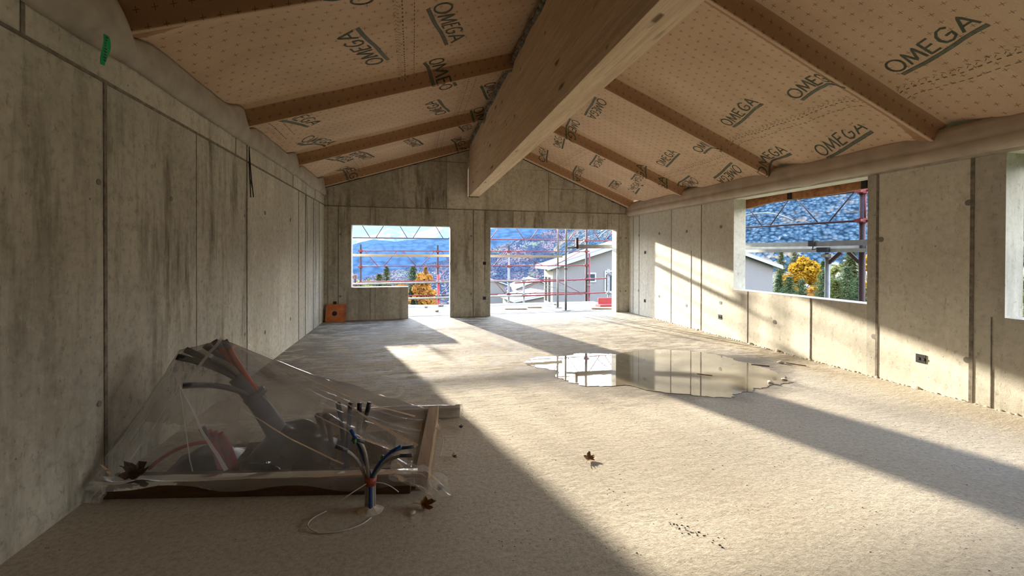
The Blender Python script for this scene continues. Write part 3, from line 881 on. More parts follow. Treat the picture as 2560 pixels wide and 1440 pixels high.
# timber wall plate and eave boards outside the right wall
pl = MB(); pl.box((W + 0.01, -2.8, 2.50), (W + T + .02, D + T, 2.66))
struct(pl.build('trim_3', M['timber_plate']), 'pale timber plate on top of the right wall')
ev = MB()
ys = [-1 + i * 0.1 for i in range(115)]
pts_top = []; 
for i in range(len(ys) - 1):
    def zb(y): return 2.395 + 0.02 * noise.noise(Vector((y * .9, 9, 0))) + 0.006 * (int(y * 1.3) % 2) - 0.05 * exp(-((y - 6.5) / .5) ** 2)
    a, b = ys[i], ys[i+1]
    ev.add([(W + .33, a, zb(a)), (W + .33, b, zb(b)), (W + .33, b, 2.70), (W + .33, a, 2.70), (W + .39, a, zb(a)), (W + .39, b, zb(b)), (W + .39, b, 2.70), (W + .39, a, 2.70)],
           [(0,1,2,3), (4,5,6,7), (0,1,5,4)], 0)
o = ev.build('eave_insulation', M['woodfibre'])
tag(o, 'rust coloured wood fibre board hanging outside above the right windows', 'insulation board')
for k, y in enumerate((5.55, 4.40, 2.2)):  # black strips added in place of the dark gaps between boards
    b_ = MB(); b_.box((W + .31, y - .035, 2.40), (W + .328, y + .035, 2.64))
    o = b_.build('gap_tape', M['tape'])
    tag(o, ['black tape over a joint of the rust board, middle of the first window', 'black tape over a joint of the rust board, beside the red scaffold post', 'black tape over a joint of the rust board above the nearest window'][k], 'tape', 'black tapes on the eave board')

# ------------------------------------------------------------------ sockets
def socket(pos, axis, sz, label):
    b = MB()
    h = sz / 2
    x, y, z = pos
    if axis == 'x':
        b.box((x - .006, y - h, z - h), (x + .0, y + h, z + h), 0)
        for s_ in (-1, 1): b.tube([(x - .006, y + s_ * h * .5, z), (x - .012, y + s_ * h * .5, z)], h * .35, 8, 1)
    else:
        b.box((x - h, y - .006, z - h), (x + h, y, z + h), 0)
        for s_ in (-1, 1): b.tube([(x + s_ * h * .5, y - .006, z), (x + s_ * h * .5, y - .012, z)], h * .35, 8, 1)
    o = b.build('socket_box', [M['black'], M['tape']])
    tag(o, label, 'electrical box', 'black electrical boxes set in the concrete')
    return o
socket((W, 9.305, 1.567), 'x', .075, 'black electrical box at chest height near the far end of the right wall')
socket((W, 9.307, .376), 'x', .075, 'black electrical box low on the right wall near the far corner')
socket((W, 6.71, .356), 'x', .085, 'black electrical box low on the right wall before the first window')
socket((W, 3.535, .347), 'x', .095, 'largest black electrical box, low between the two right windows')
socket((3.628, D, 1.29), 'y', .075, 'upper black electrical box on the pillar between the openings')
socket((3.628, D, .44), 'y', .075, 'lower black electrical box on the pillar between the openings')
socket((.226, D, .40), 'y', .075, 'black electrical box above the orange boards in the left corner')

# orange shuttering boards leaning in the corner
def board(w, h, t, hole):
    b = MB()
    n = 24
    # rounded square with a round hole through the middle
    outer = []
    r = 0.04
    for cx, cz, a0 in ((w/2-r, h-r, 0), (-w/2+r, h-r, pi/2), (-w/2+r, r, pi), (w/2-r, r, 1.5*pi)):
        for i in range(6): a = a0 + i / 5 * pi / 2; outer.append((cx + r*cos(a), cz + r*sin(a)))
    m = len(outer)
    inner = []
    for p in outer:
        a = atan2(p[1] - h/2, p[0]); inner.append((hole*cos(a), h/2 + hole*sin(a)))
    vs = [(p[0], 0, p[1]) for p in outer] + [(p[0], 0, p[1]) for p in inner] + [(p[0], t, p[1]) for p in outer] + [(p[0], t, p[1]) for p in inner]
    fs = []
    for i in range(m):
        j = (i + 1) % m
        fs += [(i, j, m+j, m+i), (2*m+i, 3*m+i, 3*m+j, 2*m+j), (i, 2*m+i, 2*m+j, j), (m+i, m+j, 3*m+j, 3*m+i)]
    b.add(vs, fs, 0)
    return b
labs = ['orange square board with a dark round hole, front of the leaning stack', 'orange square board leaning second in the corner stack', 'orange square board leaning rearmost against the back wall']
for k in range(3):
    b = board(.375, .385, .022, .045 if k == 0 else .04)
    o = b.build('orange_board', M['brick'], bevel=0.003)
    o.location = (0.235 + 0.022 * k, 9.905 + 0.045 * k, 0.0); o.rotation_euler = (radians(-13 + k * 1.5), radians(3.0 - k), radians(-4 + k))
    tag(o, labs[k], 'board', 'orange boards leaning in the corner')
    if k == 0:
        c = MB(); c.tube([(0, .004, .1925), (0, .018, .1925)], .045, 18)
        c.tube([(0, -.004, .1925), (0, .004, .1925)], .052, 18)
        d_ = c.build('hole_cap', M['tape'], parent=o)
        d_['label'] = 'dark round cap'

# hanging wires and green strap on the left wall
wi = MB()
wi.tube([(0.02, 5.63, 2.78), (.022, 5.635, 2.5), (.03, 5.65, 2.18)], .006, 6)
wi.tube([(0.02, 5.63, 2.75), (.03, 5.66, 2.45), (.04, 5.71, 2.19)], .006, 6)
wi.tube([(0.02, 5.62, 2.6), (.03, 5.63, 2.4), (.035, 5.68, 2.3)], .005, 6)
tag(wi.build('hanging_wire', M['tape']), 'thin dark wires hanging down the joint of the left wall', 'wire')
gt = MB()
def GT(u, v):
    z = 2.82 - 0.19 * v
    wv = 0.036 * (0.45 + 0.55 * sin(pi * min(1, v * 0.9 + 0.12)))
    return (0.118 + 0.008 * sin(v * 5) + 0.01 * u, 3.045 + (u - .5) * 2 * wv * 0.7 - 0.02 * v, z)
gt.grid(GT, 4, 12, 0)
for i in range(9):
    z = 2.805 - i * .018
    gt.add([(0.1295, 3.03 - .02*(i/9), z), (0.1295, 3.05 - .02*(i/9), z), (0.1295, 3.05 - .02*(i/9), z - .008), (0.1295, 3.03 - .02*(i/9), z - .008)], [(0,1,2,3)], 1)
o = gt.build('green_strap', [M['green_tag'], M['black']])
tag(o, 'green strap end with black print hanging under the near rafter', 'strap')

# ------------------------------------------------------------------ puddle
def puddle():
    pts = [(3.42, 5.66), (3.75, 5.92), (4.15, 5.86), (4.5, 5.98), (4.9, 5.80), (5.3, 5.98), (5.70, 5.97), (6.1, 5.80), (6.32, 5.62), (6.42, 5.2), (6.50, 4.75), (6.42, 4.30), (6.22, 4.05),
           (5.95, 4.02), (5.6, 3.90), (5.38, 3.86), (5.15, 3.80), (4.93, 3.86), (4.70, 4.02), (4.5, 4.16), (4.3, 4.40), (4.05, 4.42), (3.8, 4.50), (3.66, 4.85), (3.74, 5.15), (3.5, 5.4)]
    out = []
    n = len(pts)
    for i in range(n):
        a, b = Vector((*pts[i], 0)), Vector((*pts[(i+1) % n], 0))
        for k in range(14):
            p = a.lerp(b, k / 14)
            q = noise.noise(Vector((p.x * 7, p.y * 7, 0))) * 0.07 + noise.noise(Vector((p.x * 22, p.y * 22, 4))) * 0.045
            c = Vector((5.0, 4.95, 0)); d = (p - c).normalized()
            out.append(p + d * q)
    b = MB()
    m = len(out)
    b.add([(5.0, 4.95, .004)] + [(p.x, p.y, .004) for p in out], [(0, 1 + i, 1 + (i+1) % m) for i in range(m)])
    o = b.build('puddle', M['water'])
    tag(o, 'shallow rainwater puddle reflecting the wall on the concrete floor', 'puddle')
puddle()

# ------------------------------------------------------------------ plastic-covered shaft in the left foreground
bt = MB(); bt.bar((0.10, 3.11, 0.056), (1.925, 2.753, 0.056), 0.11, 0.11, upv=(0, 0, 1))
tag(bt.build('timber_batten', M['batten_dark'], bevel=.004), 'dark timber batten lying in front under the plastic sheet', 'batten', 'battens round the shaft opening')
bt = MB(); bt.bar((1.985, 2.72, 0.062), (2.115, 3.84, 0.075), 0.085, 0.122)
tag(bt.build('timber_batten', M['batten'], bevel=.004), 'worn brown batten at the right lying across the others', 'batten', 'battens round the shaft opening')
bt = MB(); bt.bar((1.1, 4.07, 0.047), (2.36, 3.91, 0.047), 0.10, 0.09)
tag(bt.build('timber_batten', M['batten_bright'], bevel=.004), 'pale batten wrapped in plastic pointing right behind the others', 'batten', 'battens round the shaft opening')

def plastic():
    V = {'P1': (.62, 3.36, .90), 'P2': (.385, 3.30, .85), 'P3': (.46, 3.14, .64), 'FL': (.04, 3.10, .125), 'FM': (.75, 2.97, .125), 'F2': (1.30, 2.875, .125), 'FR': (1.92, 2.79, .13),
         'RM': (1.98, 3.30, .10), 'BR': (2.04, 3.86, .125), 'BM': (1.25, 4.08, .12), 'BL': (.12, 4.15, .03), 'WL': (.015, 3.62, .28), 'Q': (1.30, 3.22, .40), 'W2': (.012, 3.25, .22)}
    V = {k: Vector(v) for k, v in V.items()}
    tris = ['FL FM P3', 'FL P3 P2', 'P3 P1 P2', 'P3 FM P1', 'FM F2 Q', 'FM Q P1', 'F2 FR Q', 'FR RM Q', 'RM BR Q', 'BR P1 Q', 'BR BM P1', 'BM BL P1', 'BL P2 P1', 'BL WL P2', 'WL W2 P2', 'W2 FL P2']
    b = MB(); N = 22; idx = {}
    peak = V['P1']
    def place(p, sg):
        q = p.copy()
        q.z -= sg
        r = (p - peak); rr = Vector((r.x, r.y)).length
        a = atan2(r.y, r.x)
        n_ = abs(noise.noise(Vector((a * 5, rr * .5, 0.3))))
        q.z += 0.030 * min(1, rr * 1.8) * (max(0, 1 - n_ * 5) ** 2 - .3) + 0.010 * min(1, rr * 1.6) * noise.noise(Vector((a * 15, rr * 1.2, 4)))
        r3 = (p - V['P3']); r3l = Vector((r3.x, r3.y)).length; a3 = atan2(r3.y, r3.x)
        n_ = abs(noise.noise(Vector((a3 * 4, r3l * .4, 8))))
        q.y -= 0.030 * min(1, r3l * 2.2) * max(0, 1 - n_ * 6) ** 2 * (1 if p.x < 1.1 else .3)
        q.z = max(q.z, 0.015)
        return q
    for t in tris:
        A, B, C = [V[k] for k in t.split()]
        la, lb_, lc = (A - B).length, (B - C).length, (C - A).length
        ids = {}
        for i in range(N + 1):
            for j in range(N + 1 - i):
                k = N - i - j
                a_, b_, c_ = i / N, j / N, k / N
                p = A * a_ + B * b_ + C * c_
                sg = 0.17 * (a_*b_*la*.5 + b_*c_*lb_*.5 + c_*a_*lc*.5) + 0.35 * a_*b_*c_
                key = (round(p.x, 4), round(p.y, 4), round(p.z, 4))
                if key not in idx:
                    q = place(p, sg); b.v.append(tuple(q)); idx[key] = len(b.v) - 1
                ids[(i, j)] = idx[key]
        for i in range(N):
            for j in range(N - i):
                b.f.append((ids[(i, j)], ids[(i+1, j)], ids[(i, j+1)])); b.m.append(0); b.tone.append(1.0)
                if i + j < N - 1:
                    b.f.append((ids[(i+1, j)], ids[(i+1, j+1)], ids[(i, j+1)])); b.m.append(0); b.tone.append(1.0)
    # front lip folded over the dark batten and crumpled at its right end
    def lip(u, v):
        x = 0.04 + 1.92 * u
        yb = 3.10 - 0.33 * u
        w1 = 0.012 * noise.noise(Vector((x * 7, v * 2, 0))); w2 = 0.02 * noise.noise(Vector((x * 3.3, v, 5)))
        drop = 0.02 + 0.06 * u + 0.02 * sin(x * 9)
        if v < .45: t = v / .45; return (x, yb - 0.072 * t - 0.01, 0.128 + w1 * .5)
        t = (v - .45) / .55
        return (x, yb - .086 - 0.02 * t * (1 + w2 * 20) + w1, 0.128 - drop * t + w2 * .4)
    b.grid(lip, 80, 8)
    def lip2(u, v):      # loose tail at the right end of the front batten
        x = 1.80 + 0.34 * u + .05 * v * (u - .3); y = 2.80 - 0.10 * v - 0.09 * u + 0.02 * noise.noise(Vector((u * 5, v * 4, 2)))
        z = 0.185 - 0.09 * u * u - 0.10 * v * (0.6 + u) + 0.03 * noise.noise(Vector((u * 6, v * 6, 0)))
        return (x, y - .03, max(z, .008))
    b.grid(lip2, 22, 18)
    def lip3(u, v):
        x = 2.03 + 0.14 * u; y = 3.72 - .42 * v * (1 - u * .6) + .1 * u; z = 0.10 * (1 - v) * (1 - u) + .02 + 0.02 * noise.noise(Vector((u * 7, v * 5, 3)))
        return (x, y, max(z, .008))
    b.grid(lip3, 10, 14)
    def wrap(u, v):       # film round the pale batten
        x = 1.15 + 1.23 * u; yb = 4.07 - 0.135 * (x - 1.1)
        a = v * pi * 1.15 - .25
        return (x, yb - cos(a) * 0.066, 0.055 + sin(a) * 0.052 * (1 + .1 * noise.noise(Vector((x * 9, v * 3, 0)))))
    b.grid(wrap, 40, 10)
    def tail(u, v):       # tail at the left foot, against the wall
        x = 0.02 + 0.10 * u + .02 * noise.noise(Vector((u * 5, v * 5, 1))); y = 3.12 - .10 * v - .02 * u
        return (x, y, max(.01, .16 * (1 - v) + .02 * noise.noise(Vector((u * 6, v * 4, 9)))))
    b.grid(tail, 10, 14)
    # tight folds radiating from the two peaks, crease highlights put into their whiter plastic
    def fold(p, q, w0, w1, bow=0.0, lift=.008):
        p, q = Vector(p), Vector(q); d = (q - p); side = d.cross(Vector((0, -.6, 1))).normalized()
        n = 26
        L_, R_ = [], []
        for i in range(n + 1):
            t = i / n; c = p + d * t + Vector((0, 0, -bow * sin(pi * t) + lift)) + side * .006 * noise.noise(Vector((t * 6, p.x * 9, q.x * 7)))
            w = w0 + (w1 - w0) * t
            L_.append(c - side * w / 2); R_.append(c + side * w / 2 + Vector((0, 0, .006)))
        b.add(L_ + R_, [(i, i + 1, n + 2 + i, n + 1 + i) for i in range(n)], 1)
    P1, P2, P3 = V['P1'], V['P2'], V['P3']
    fold(P1, (2.02, 3.84, .14), .006, .020, .055); fold(P1 + Vector((.12, .03, -.04)), (1.95, 3.62, .13), .008, .022, .075)
    fold(P1 + Vector((0, -.01, .0)), P3 + Vector((.03, -.01, .02)), .022, .016, .01)
    fold(P3, (.80, 2.955, .14), .008, .026, .03); fold(P3, (.60, 2.98, .14), .004, .008, .02)
    fold((.80, 3.16, .46), (1.50, 2.85, .15), .010, .016, .02); fold(P3, (.18, 3.06, .14), .004, .008, .02)
    fold((1.2, 3.2, .40), (1.90, 2.90, .15), .008, .03, .03)
    fold((1.35, 3.4, .43), (1.96, 3.05, .13), .008, .04, .02); fold((.06, 3.09, .19), (.16, 3.04, .13), .01, .02, 0)
    o = b.build('plastic_sheet', [M['plastic'], M['plastic_fold']], smooth=True, recalc=False)
    tag(o, 'clear plastic sheet draped like a tent over pipes in the left foreground', 'plastic sheet')
plastic()

def curve3(a, b, c, n=10, d=None):
    a, b, c = Vector(a), Vector(b), Vector(c)
    if d is None: return [a * (1-t)**2 + b * 2*t*(1-t) + c * t*t for t in [i / n for i in range(n + 1)]]
    d = Vector(d)
    return [a*(1-t)**3 + b*3*t*(1-t)**2 + c*3*t*t*(1-t) + d*t**3 for t in [i / n for i in range(n + 1)]]

# thick bundle that carries the peak of the tent
bd = empty('conduit_bundle', (1.05, 3.42, -0.25), 'thick bundle of grey and orange conduits leaning left under the plastic tent', 'conduit bundle')
def part_tube(parent, name, pts, r, mat, tip=None, n=10, radii=None):
    b = MB(); loc = parent.location
    b.tube([Vector(p) - loc for p in pts], r, n, radii=radii)
    o = b.build(name, mat, parent=parent, smooth=True)
    if tip:
        t = MB(); a, c = Vector(pts[-2]) - loc, Vector(pts[-1]) - loc; d = (c - a).normalized()
        t.tube([c - d * 0.06, c + d * 0.012], r * 1.12, n)
        t.build('end_cap', tip, parent=o, smooth=True)
    return o
part_tube(bd, 'duct', curve3((1.10, 3.44, -.2), (.98, 3.42, .22), (.70, 3.38, .62)), .068, M['grey_duct'], radii=[.085, .085, .082, .08, .078, .072, .068, .064, .06, .058, .055])
for k, (tx, ty, tz, m, tp2) in enumerate([(.565, 3.38, .875, 'orange_pipe', 'dark_pipe'), (.62, 3.40, .87, 'orange_pipe', 'dark_pipe'), (.66, 3.36, .83, 'orange_pipe', None), (.42, 3.32, .835, 'dark_pipe', 'black'),
        (.39, 3.28, .80, 'dark_pipe', 'black'), (.52, 3.36, .85, 'dark_pipe', 'black'), (.58, 3.30, .78, 'grey_pipe', None)]):
    part_tube(bd, 'pipe', curve3((.86 + .02 * (k % 3), 3.40 + .012 * (k - 3), .38), (.74, 3.38, .62 + .01 * k), (tx, ty, tz)), .019, M[m], M[tp2] if tp2 else None)
part_tube(bd, 'pipe', curve3((.80, 3.36, .48), (.66, 3.26, .62), (.475, 3.17, .635)), .018, M['grey_duct'], M['dark_pipe'])
t_ = part_tube(bd, 'binding_tape', [(.83, 3.40, .45), (.80, 3.395, .49)], .078, M['galv'])

# crimson pipes
bd = empty('conduit_bundle', (.70, 3.30, -.25), 'crimson conduits with one arm bent left under the plastic tent', 'conduit bundle')
for k in range(4):
    part_tube(bd, 'pipe', curve3((.66 + .03 * k, 3.30, -.2), (.64 + .03 * k, 3.3, .1), (.53 + .035 * k, 3.28, .30 - .012 * k)), .019, M['pink_pipe'], M['dark_pipe'] if k == 0 else None)
part_tube(bd, 'pipe', curve3((.62, 3.28, .20), (.42, 3.24, .26), (.245, 3.22, .09)), .012, M['pink_pipe'])
# right-hand pipes
bd = empty('conduit_bundle', (1.45, 3.40, -.25), 'blue and grey conduits standing at the right under the plastic tent', 'conduit bundle')
for (x0, tx, ty, tz, m) in ((1.30, 1.24, 3.36, .30, 'dark_pipe'), (1.34, 1.30, 3.34, .30, 'grey_duct'), (1.42, 1.38, 3.40, .36, 'blue_pipe'), (1.44, 1.47, 3.38, .36, 'blue_pipe'),
                         (1.52, 1.53, 3.42, .34, 'grey_pipe'), (1.54, 1.60, 3.42, .34, 'dark_pipe')):
    part_tube(bd, 'pipe', curve3((x0, 3.42, -.2), (x0, 3.42, .12), (tx, ty, tz)), .016, M[m], M['black'])
# crumpled navy foil in the shaft
nf = MB()
def NF(u, v):
    x = .75 + .62 * u; y = 3.22 + .42 * v
    z = .27 * sin(pi * u) ** .7 * sin(pi * v) ** .6 + .04 * noise.noise(Vector((x * 9, y * 9, 0))) - .03
    return (x, y, z)
nf.grid(NF, 26, 18)
tag(nf.build('foil_lump', M['navy'], smooth=False), 'crumpled dark navy foil packed in the shaft under the plastic', 'foil')
nf = MB()
def NF2(u, v):
    x = .28 + .40 * u; y = 3.25 + .4 * v
    return (x, y, .10 * sin(pi * u) * sin(pi * v) + .03 * noise.noise(Vector((x * 9, y * 9, 7))))
nf.grid(NF2, 16, 14)
tag(nf.build('foil_lump', M['navy'], smooth=False), 'low dark foil beside the crimson conduits under the plastic', 'foil')

# free-standing conduits in front of the batten
bd = empty('conduit_bundle', (1.69, 2.58, 0), 'tied bunch of grey and blue conduits splaying from the bare floor', 'conduit bundle')
base = [(1.665, 2.585), (1.68, 2.57), (1.70, 2.59), (1.69, 2.56), (1.71, 2.575), (1.70, 2.565)]
arms = [((1.64, 2.58, .28), (1.60, 2.56, .36), (1.512, 2.55, .402), 'grey_pipe', .0095), ((1.67, 2.57, .30), (1.66, 2.57, .42), (1.60, 2.56, .432), 'grey_pipe', .0105),
        ((1.65, 2.58, .30), (1.63, 2.57, .40), (1.585, 2.575, .475), 'blue_pipe', .0095), ((1.71, 2.57, .26), (1.76, 2.56, .32), (1.853, 2.54, .372), 'blue_pipe', .0095),
        ((1.71, 2.58, .26), (1.78, 2.57, .36), (1.925, 2.54, .366), 'grey_pipe', .009), ((1.72, 2.56, .25), (1.79, 2.55, .33), (1.915, 2.50, .335), 'grey_pipe', .0095)]
for (bx, by), (b1, b2, e_, m, r) in zip(base, arms):
    part_tube(bd, 'conduit', [(bx, by, 0), (bx, by, .1)] + curve3((bx, by, .17), b1, b2, 10, e_), r, M[m], M['dark_pipe'] if m == 'grey_pipe' else M['blue_pipe'])
part_tube(bd, 'binding_tape', [(1.688, 2.575, .155), (1.69, 2.575, .20)], .036, M['red_tie'], radii=[.034, .036])
part_tube(bd, 'cable_tie', curve3((1.67, 2.55, .175), (1.60, 2.50, .16), (1.505, 2.50, .105)), .0028, M['white_wire'], n=6)
part_tube(bd, 'cable_tie', curve3((1.71, 2.55, .175), (1.78, 2.52, .19), (1.85, 2.50, .13)), .0028, M['white_wire'], n=6)
part_tube(bd, 'wire_end', [(1.607, 2.558, .415), (1.600, 2.556, .435)], .013, M['green_tip'])
part_tube(bd, 'wire_end', [(1.755, 2.562, .305), (1.765, 2.562, .317)], .013, M['green_tip'])
mo = MB()
mo.grid(lambda u, v: (1.69 + (v * .075) * cos(u * 2 * pi) * (1 + .25 * noise.noise(Vector((cos(u*6.28)*2, sin(u*6.28)*2, 0)))), 2.575 + (v * .06) * sin(u * 2 * pi), .045 * (1 - v) ** 1.2 + .001 + .006 * noise.noise(Vector((u * 9, v * 5, 0))) * (1 - v)), 26, 6)
tag(mo.build('mortar_lump', M['stone'], smooth=False), 'small crumbly mortar collar where the free conduits leave the floor', 'mortar')
lw = MB()
lw.tube(curve3((1.70, 2.50, .004), (1.62, 2.38, .004), (1.44, 2.42, .005), 12) + curve3((1.43, 2.43, .006), (1.30, 2.50, .02), (1.44, 2.62, .004), 10), .0035, 6)
tag(lw.build('wire_loop', M['white_wire'], smooth=True), 'thin pale wire curling on the floor left of the free conduits', 'wire')
lw = MB(); lw.tube(curve3((2.10, 3.40, .12), (2.20, 3.30, .10), (2.12, 3.12, .01), 12), .003, 6)
tag(lw.build('wire_loop', M['white_wire'], smooth=True), 'thin pale wire loop hanging off the right worn batten', 'wire')

# leaves
def leaf(loc, size, curl, mat, rot, label, seed=0):
    rr = random.Random(seed)
    b = MB()
    lobes = []
    n = 30
    rim = []
    for i in range(n):
        a = 2 * pi * i / n
        r = size * (0.55 + 0.45 * abs(sin(a * 2.5 + .4))) * (1 + .12 * rr.uniform(-1, 1))
        rim.append((r * cos(a), r * sin(a) * .8))
    rings = 4
    vs = [(0, 0, .004)]
    for k in range(1, rings + 1):
        t = k / rings
        for p in rim:
            x, y = p[0] * t, p[1] * t
            z = .004 + curl * (x * x) / size + curl * .6 * abs(y) * t + .15 * size * noise.noise(Vector((x * 40, y * 40, seed))) * t
            vs.append((x, y, max(z, 0.001)))
    fs = [(0, 1 + i, 1 + (i+1) % n) for i in range(n)]
    for k in range(rings - 1):
        for i in range(n):
            j = (i + 1) % n
            fs.append((1 + k*n + i, 1 + (k+1)*n + i, 1 + (k+1)*n + j, 1 + k*n + j))
    b.add(vs, fs)
    o = b.build('dry_leaf', mat)
    st = MB(); st.tube([(0, 0, .004), (-size * .9, size * .1, .012), (-size * 1.5, size * .05, .02)], size * .03, 5)
    st.build('stem', mat, parent=o)
    o.location = loc; o.rotation_euler = rot
    tag(o, label, 'leaf', 'dry leaves on the site')
    return o
leaf((3.19, 2.86, .004), .058, .35, M['leaf'], (.12, -.10, .9), 'curled brown leaf alone on the sunlit floor', 1)
leaf((1.99, 2.545, .01), .048, 1.6, M['leaf'], (.9, .3, .2), 'curled brown leaf lying in shade beside the free conduits', 2)
leaf((.29, 3.02, .150), .085, .7, M['dark_leaf'], (.5, .2, -.4), 'dark shrivelled leaf lying on the front batten at its left end', 3)
leaf((2.33, 3.62, .004), .024, .9, M['dark_leaf'], (.2, 0, .9), 'tiny dark leaf scrap below the tip of the pale batten', 4)
leaf((2.22, 3.10, .004), .028, .9, M['leaf'], (.6, .2, 1.6), 'tiny reddish leaf scrap right of the worn batten', 5)

# crumbs and debris
def crumb(x, y, r, label, mat, seed, z=0.0):
    bm2 = bmesh.new(); bmesh.ops.create_icosphere(bm2, subdivisions=2, radius=r)
    for v in bm2.verts:
        k = 1 + .35 * noise.noise(Vector((v.co.x / r * 1.3 + seed, v.co.y / r * 1.3, v.co.z / r * 1.3)))
        v.co = Vector((v.co.x * k * 1.3, v.co.y * k, v.co.z * k * .6 + r * .45))
    me = bpy.data.meshes.new('concrete_crumb'); bm2.to_mesh(me); bm2.free(); me.materials.append(mat)
    o = bpy.data.objects.new('concrete_crumb', me); COL.objects.link(o); o.location = (x, y, z); o.rotation_euler = (0, 0, seed)
    tag(o, label, 'crumb', 'crumbs on the floor')
crumb(6.02, 4.10, .030, 'pale crumb at the near right rim of the puddle', M['stone'], 1)
crumb(6.28, 4.16, .026, 'pale crumb just right of the puddle rim', M['stone'], 2)
crumb(6.92, 4.83, .034, 'pale crumb near the foot of the first right window', M['stone'], 3)
crumb(1.93, 2.49, .016, 'white crumb at the tip of the curled leaf in shade', M['stone'], 4)
crumb(2.10, 2.72, .018, 'dark crumb under the plastic tail', M['tape'], 5)
gr = MB()
for i in range(46):
    t_ = R.random(); x = 3.33 + .15 * t_ + R.gauss(0, .010 + .022 * t_); y = 2.08 - .20 * t_ + R.gauss(0, .012 + .018 * t_)
    r = R.uniform(.001, .0038) * (1 + .8 * t_); k = 5
    gr.add([(x + r * 1.6 * cos(2*pi*j/k + i), y + r * sin(2*pi*j/k + i), .0) for j in range(k)] + [(x, y, r * .8)], [(j, (j+1) % k, k) for j in range(k)])
tag(gr.build('grit', M['tape']), 'dark grit scattered in the gouged patch of the near floor', 'grit', kind='stuff')
gr = MB()
for i in range(330):
    x, y = R.uniform(2.3, 6.8), R.uniform(1.2, 4.6); r = R.uniform(.0015, .0045); k = 5
    gr.add([(x + r * 1.6 * cos(2*pi*j/k + i), y + r * sin(2*pi*j/k + i), .0) for j in range(k)] + [(x, y, r * .8)], [(j, (j+1) % k, k) for j in range(k)])
tag(gr.build('grit', M['joint']), 'fine brown grit strewn over the open floor', 'grit', kind='stuff')
for k, (a, b_) in enumerate((((6.45, 4.85, .006), (6.62, 4.72, .006)), ((5.42, 4.62, .006), (5.55, 4.50, .006)), ((6.98, 4.80, .01), (7.12, 4.62, .008)))):
    t = MB(); t.tube([a, b_], .006, 5)
    tag(t.build('wood_splinter', M['batten']), ['thin splinter lying between puddle and right wall', 'thin splinter lying on the puddle', 'thin splinter beside the pale crumb under the window'][k], 'splinter')

# mortar bead along the foot of the right wall
md = MB()
for i in range(130):
    y = 2.6 + i * 0.052 + R.uniform(-.02, .02)
    r = R.uniform(.008, .024) * (1.6 if R.random() < .08 else 1)
    x = W - R.uniform(0, .02)
    k = 6
    md.add([(x + r * cos(2*pi*j/k) * 1.0, y + r * 1.5 * sin(2*pi*j/k), .0) for j in range(k)] + [(x, y, r * R.uniform(.6, 1.3))], [(j, (j+1) % k, k) for j in range(k)])
tag(md.build('mortar_crumbs', M['stone'], smooth=True), 'line of mortar crumbs along the foot of the right wall', 'crumbs', kind='stuff')

# ------------------------------------------------------------------ scaffolding behind
def girder_part(parent, name, a, b, depth, mat, nz, r=.017, rz=.011, ends=True, phase=0, mats=None):
    """lattice girder: two chords, zigzag bracing and end posts as ONE part"""
    g = MB(); loc = parent.location
    a = Vector(a) - loc; b = Vector(b) - loc; dn = Vector((0, 0, -depth))
    g.tube([a, b], r, 8); g.tube([a + dn, b + dn], r, 8)
    n = nz * 2
    for i in range(n):
        p, q = a.lerp(b, (i + .15) / n), a.lerp(b, (i + .85) / n)
        if (i + phase) % 2 == 0: q = q + dn
        else: p = p + dn
        g.tube([p, q], rz, 6)
    if ends:
        for t in (0.0, 1.0):
            p = a.lerp(b, t); g.tube([p, p + dn], rz * 1.2, 6)
    return g.build(name, mat, parent=parent, smooth=True)
def post_part(parent, name, x, y, z0, z1, r, mat, couplers=(), cmat=None):
    g = MB(); lx, ly, lz = parent.location
    g.tube([(x-lx, y-ly, z0-lz), (x-lx, y-ly, z1-lz)], r, 10)
    o = g.build(name, mat, parent=parent, smooth=True)
    for z in couplers:
        c = MB(); c.tube([(x-lx, y-ly, z-.035-lz), (x-lx, y-ly, z+.035-lz)], r * 1.7, 8); c.box((x-lx-r*2.4, y-ly-r*1.2, z-.02-lz), (x-lx+r*2.4, y-ly+r*1.2, z+.02-lz))
        c.build('coupler', cmat or mat, parent=o)
    return o
def rail_part(parent, name, a, b, w, h, mat, tube=True):
    g = MB(); loc = parent.location
    a = Vector(a) - loc; b = Vector(b) - loc
    if tube: g.tube([a, b], w, 8)
    else: g.bar(a, b, w, h)
    return g.build(name, mat, parent=parent, smooth=tube)

YS = 13.15
sc = empty('scaffolding', (3.5, YS, -5.0), 'red lattice scaffolding standing beyond the terrace edge', 'scaffolding')
# standards with spigots
for x, zt, z0, m in ((0.43, 1.60, -5, 'maroon_steel'), (2.68, 1.60, -5, 'maroon_steel'), (4.93, 1.60, -5, 'galv')):
    post_part(sc, 'standard', x, YS, z0, zt, .032, M[m], (1.60, 1.13, .66, .24), M['red_steel'])
    sp = MB(); l = sc.location; sp.tube([(x-l.x, 0, 1.60-l.z), (x-l.x, 0, 1.79-l.z)], .024, 8); sp.build('spigot', M['tape'], parent=sc)
post_part(sc, 'standard', 7.60, YS, -5, 4.4, .040, M['maroon_steel'], (1.99, 1.62, 1.15, .7), M['red_steel'])
post_part(sc, 'standard', 2.70, YS - .06, -5, .88, .036, M['bright_red'], (.66, .24), M['galv'])
post_part(sc, 'standard', 0.28, YS - .05, -5, .80, .028, M['maroon_steel'], (.6,), M['red_steel'])
post_part(sc, 'standard', 7.68, YS - .05, -5, 1.55, .032, M['red_steel'], (.7, .5), M['galv'])
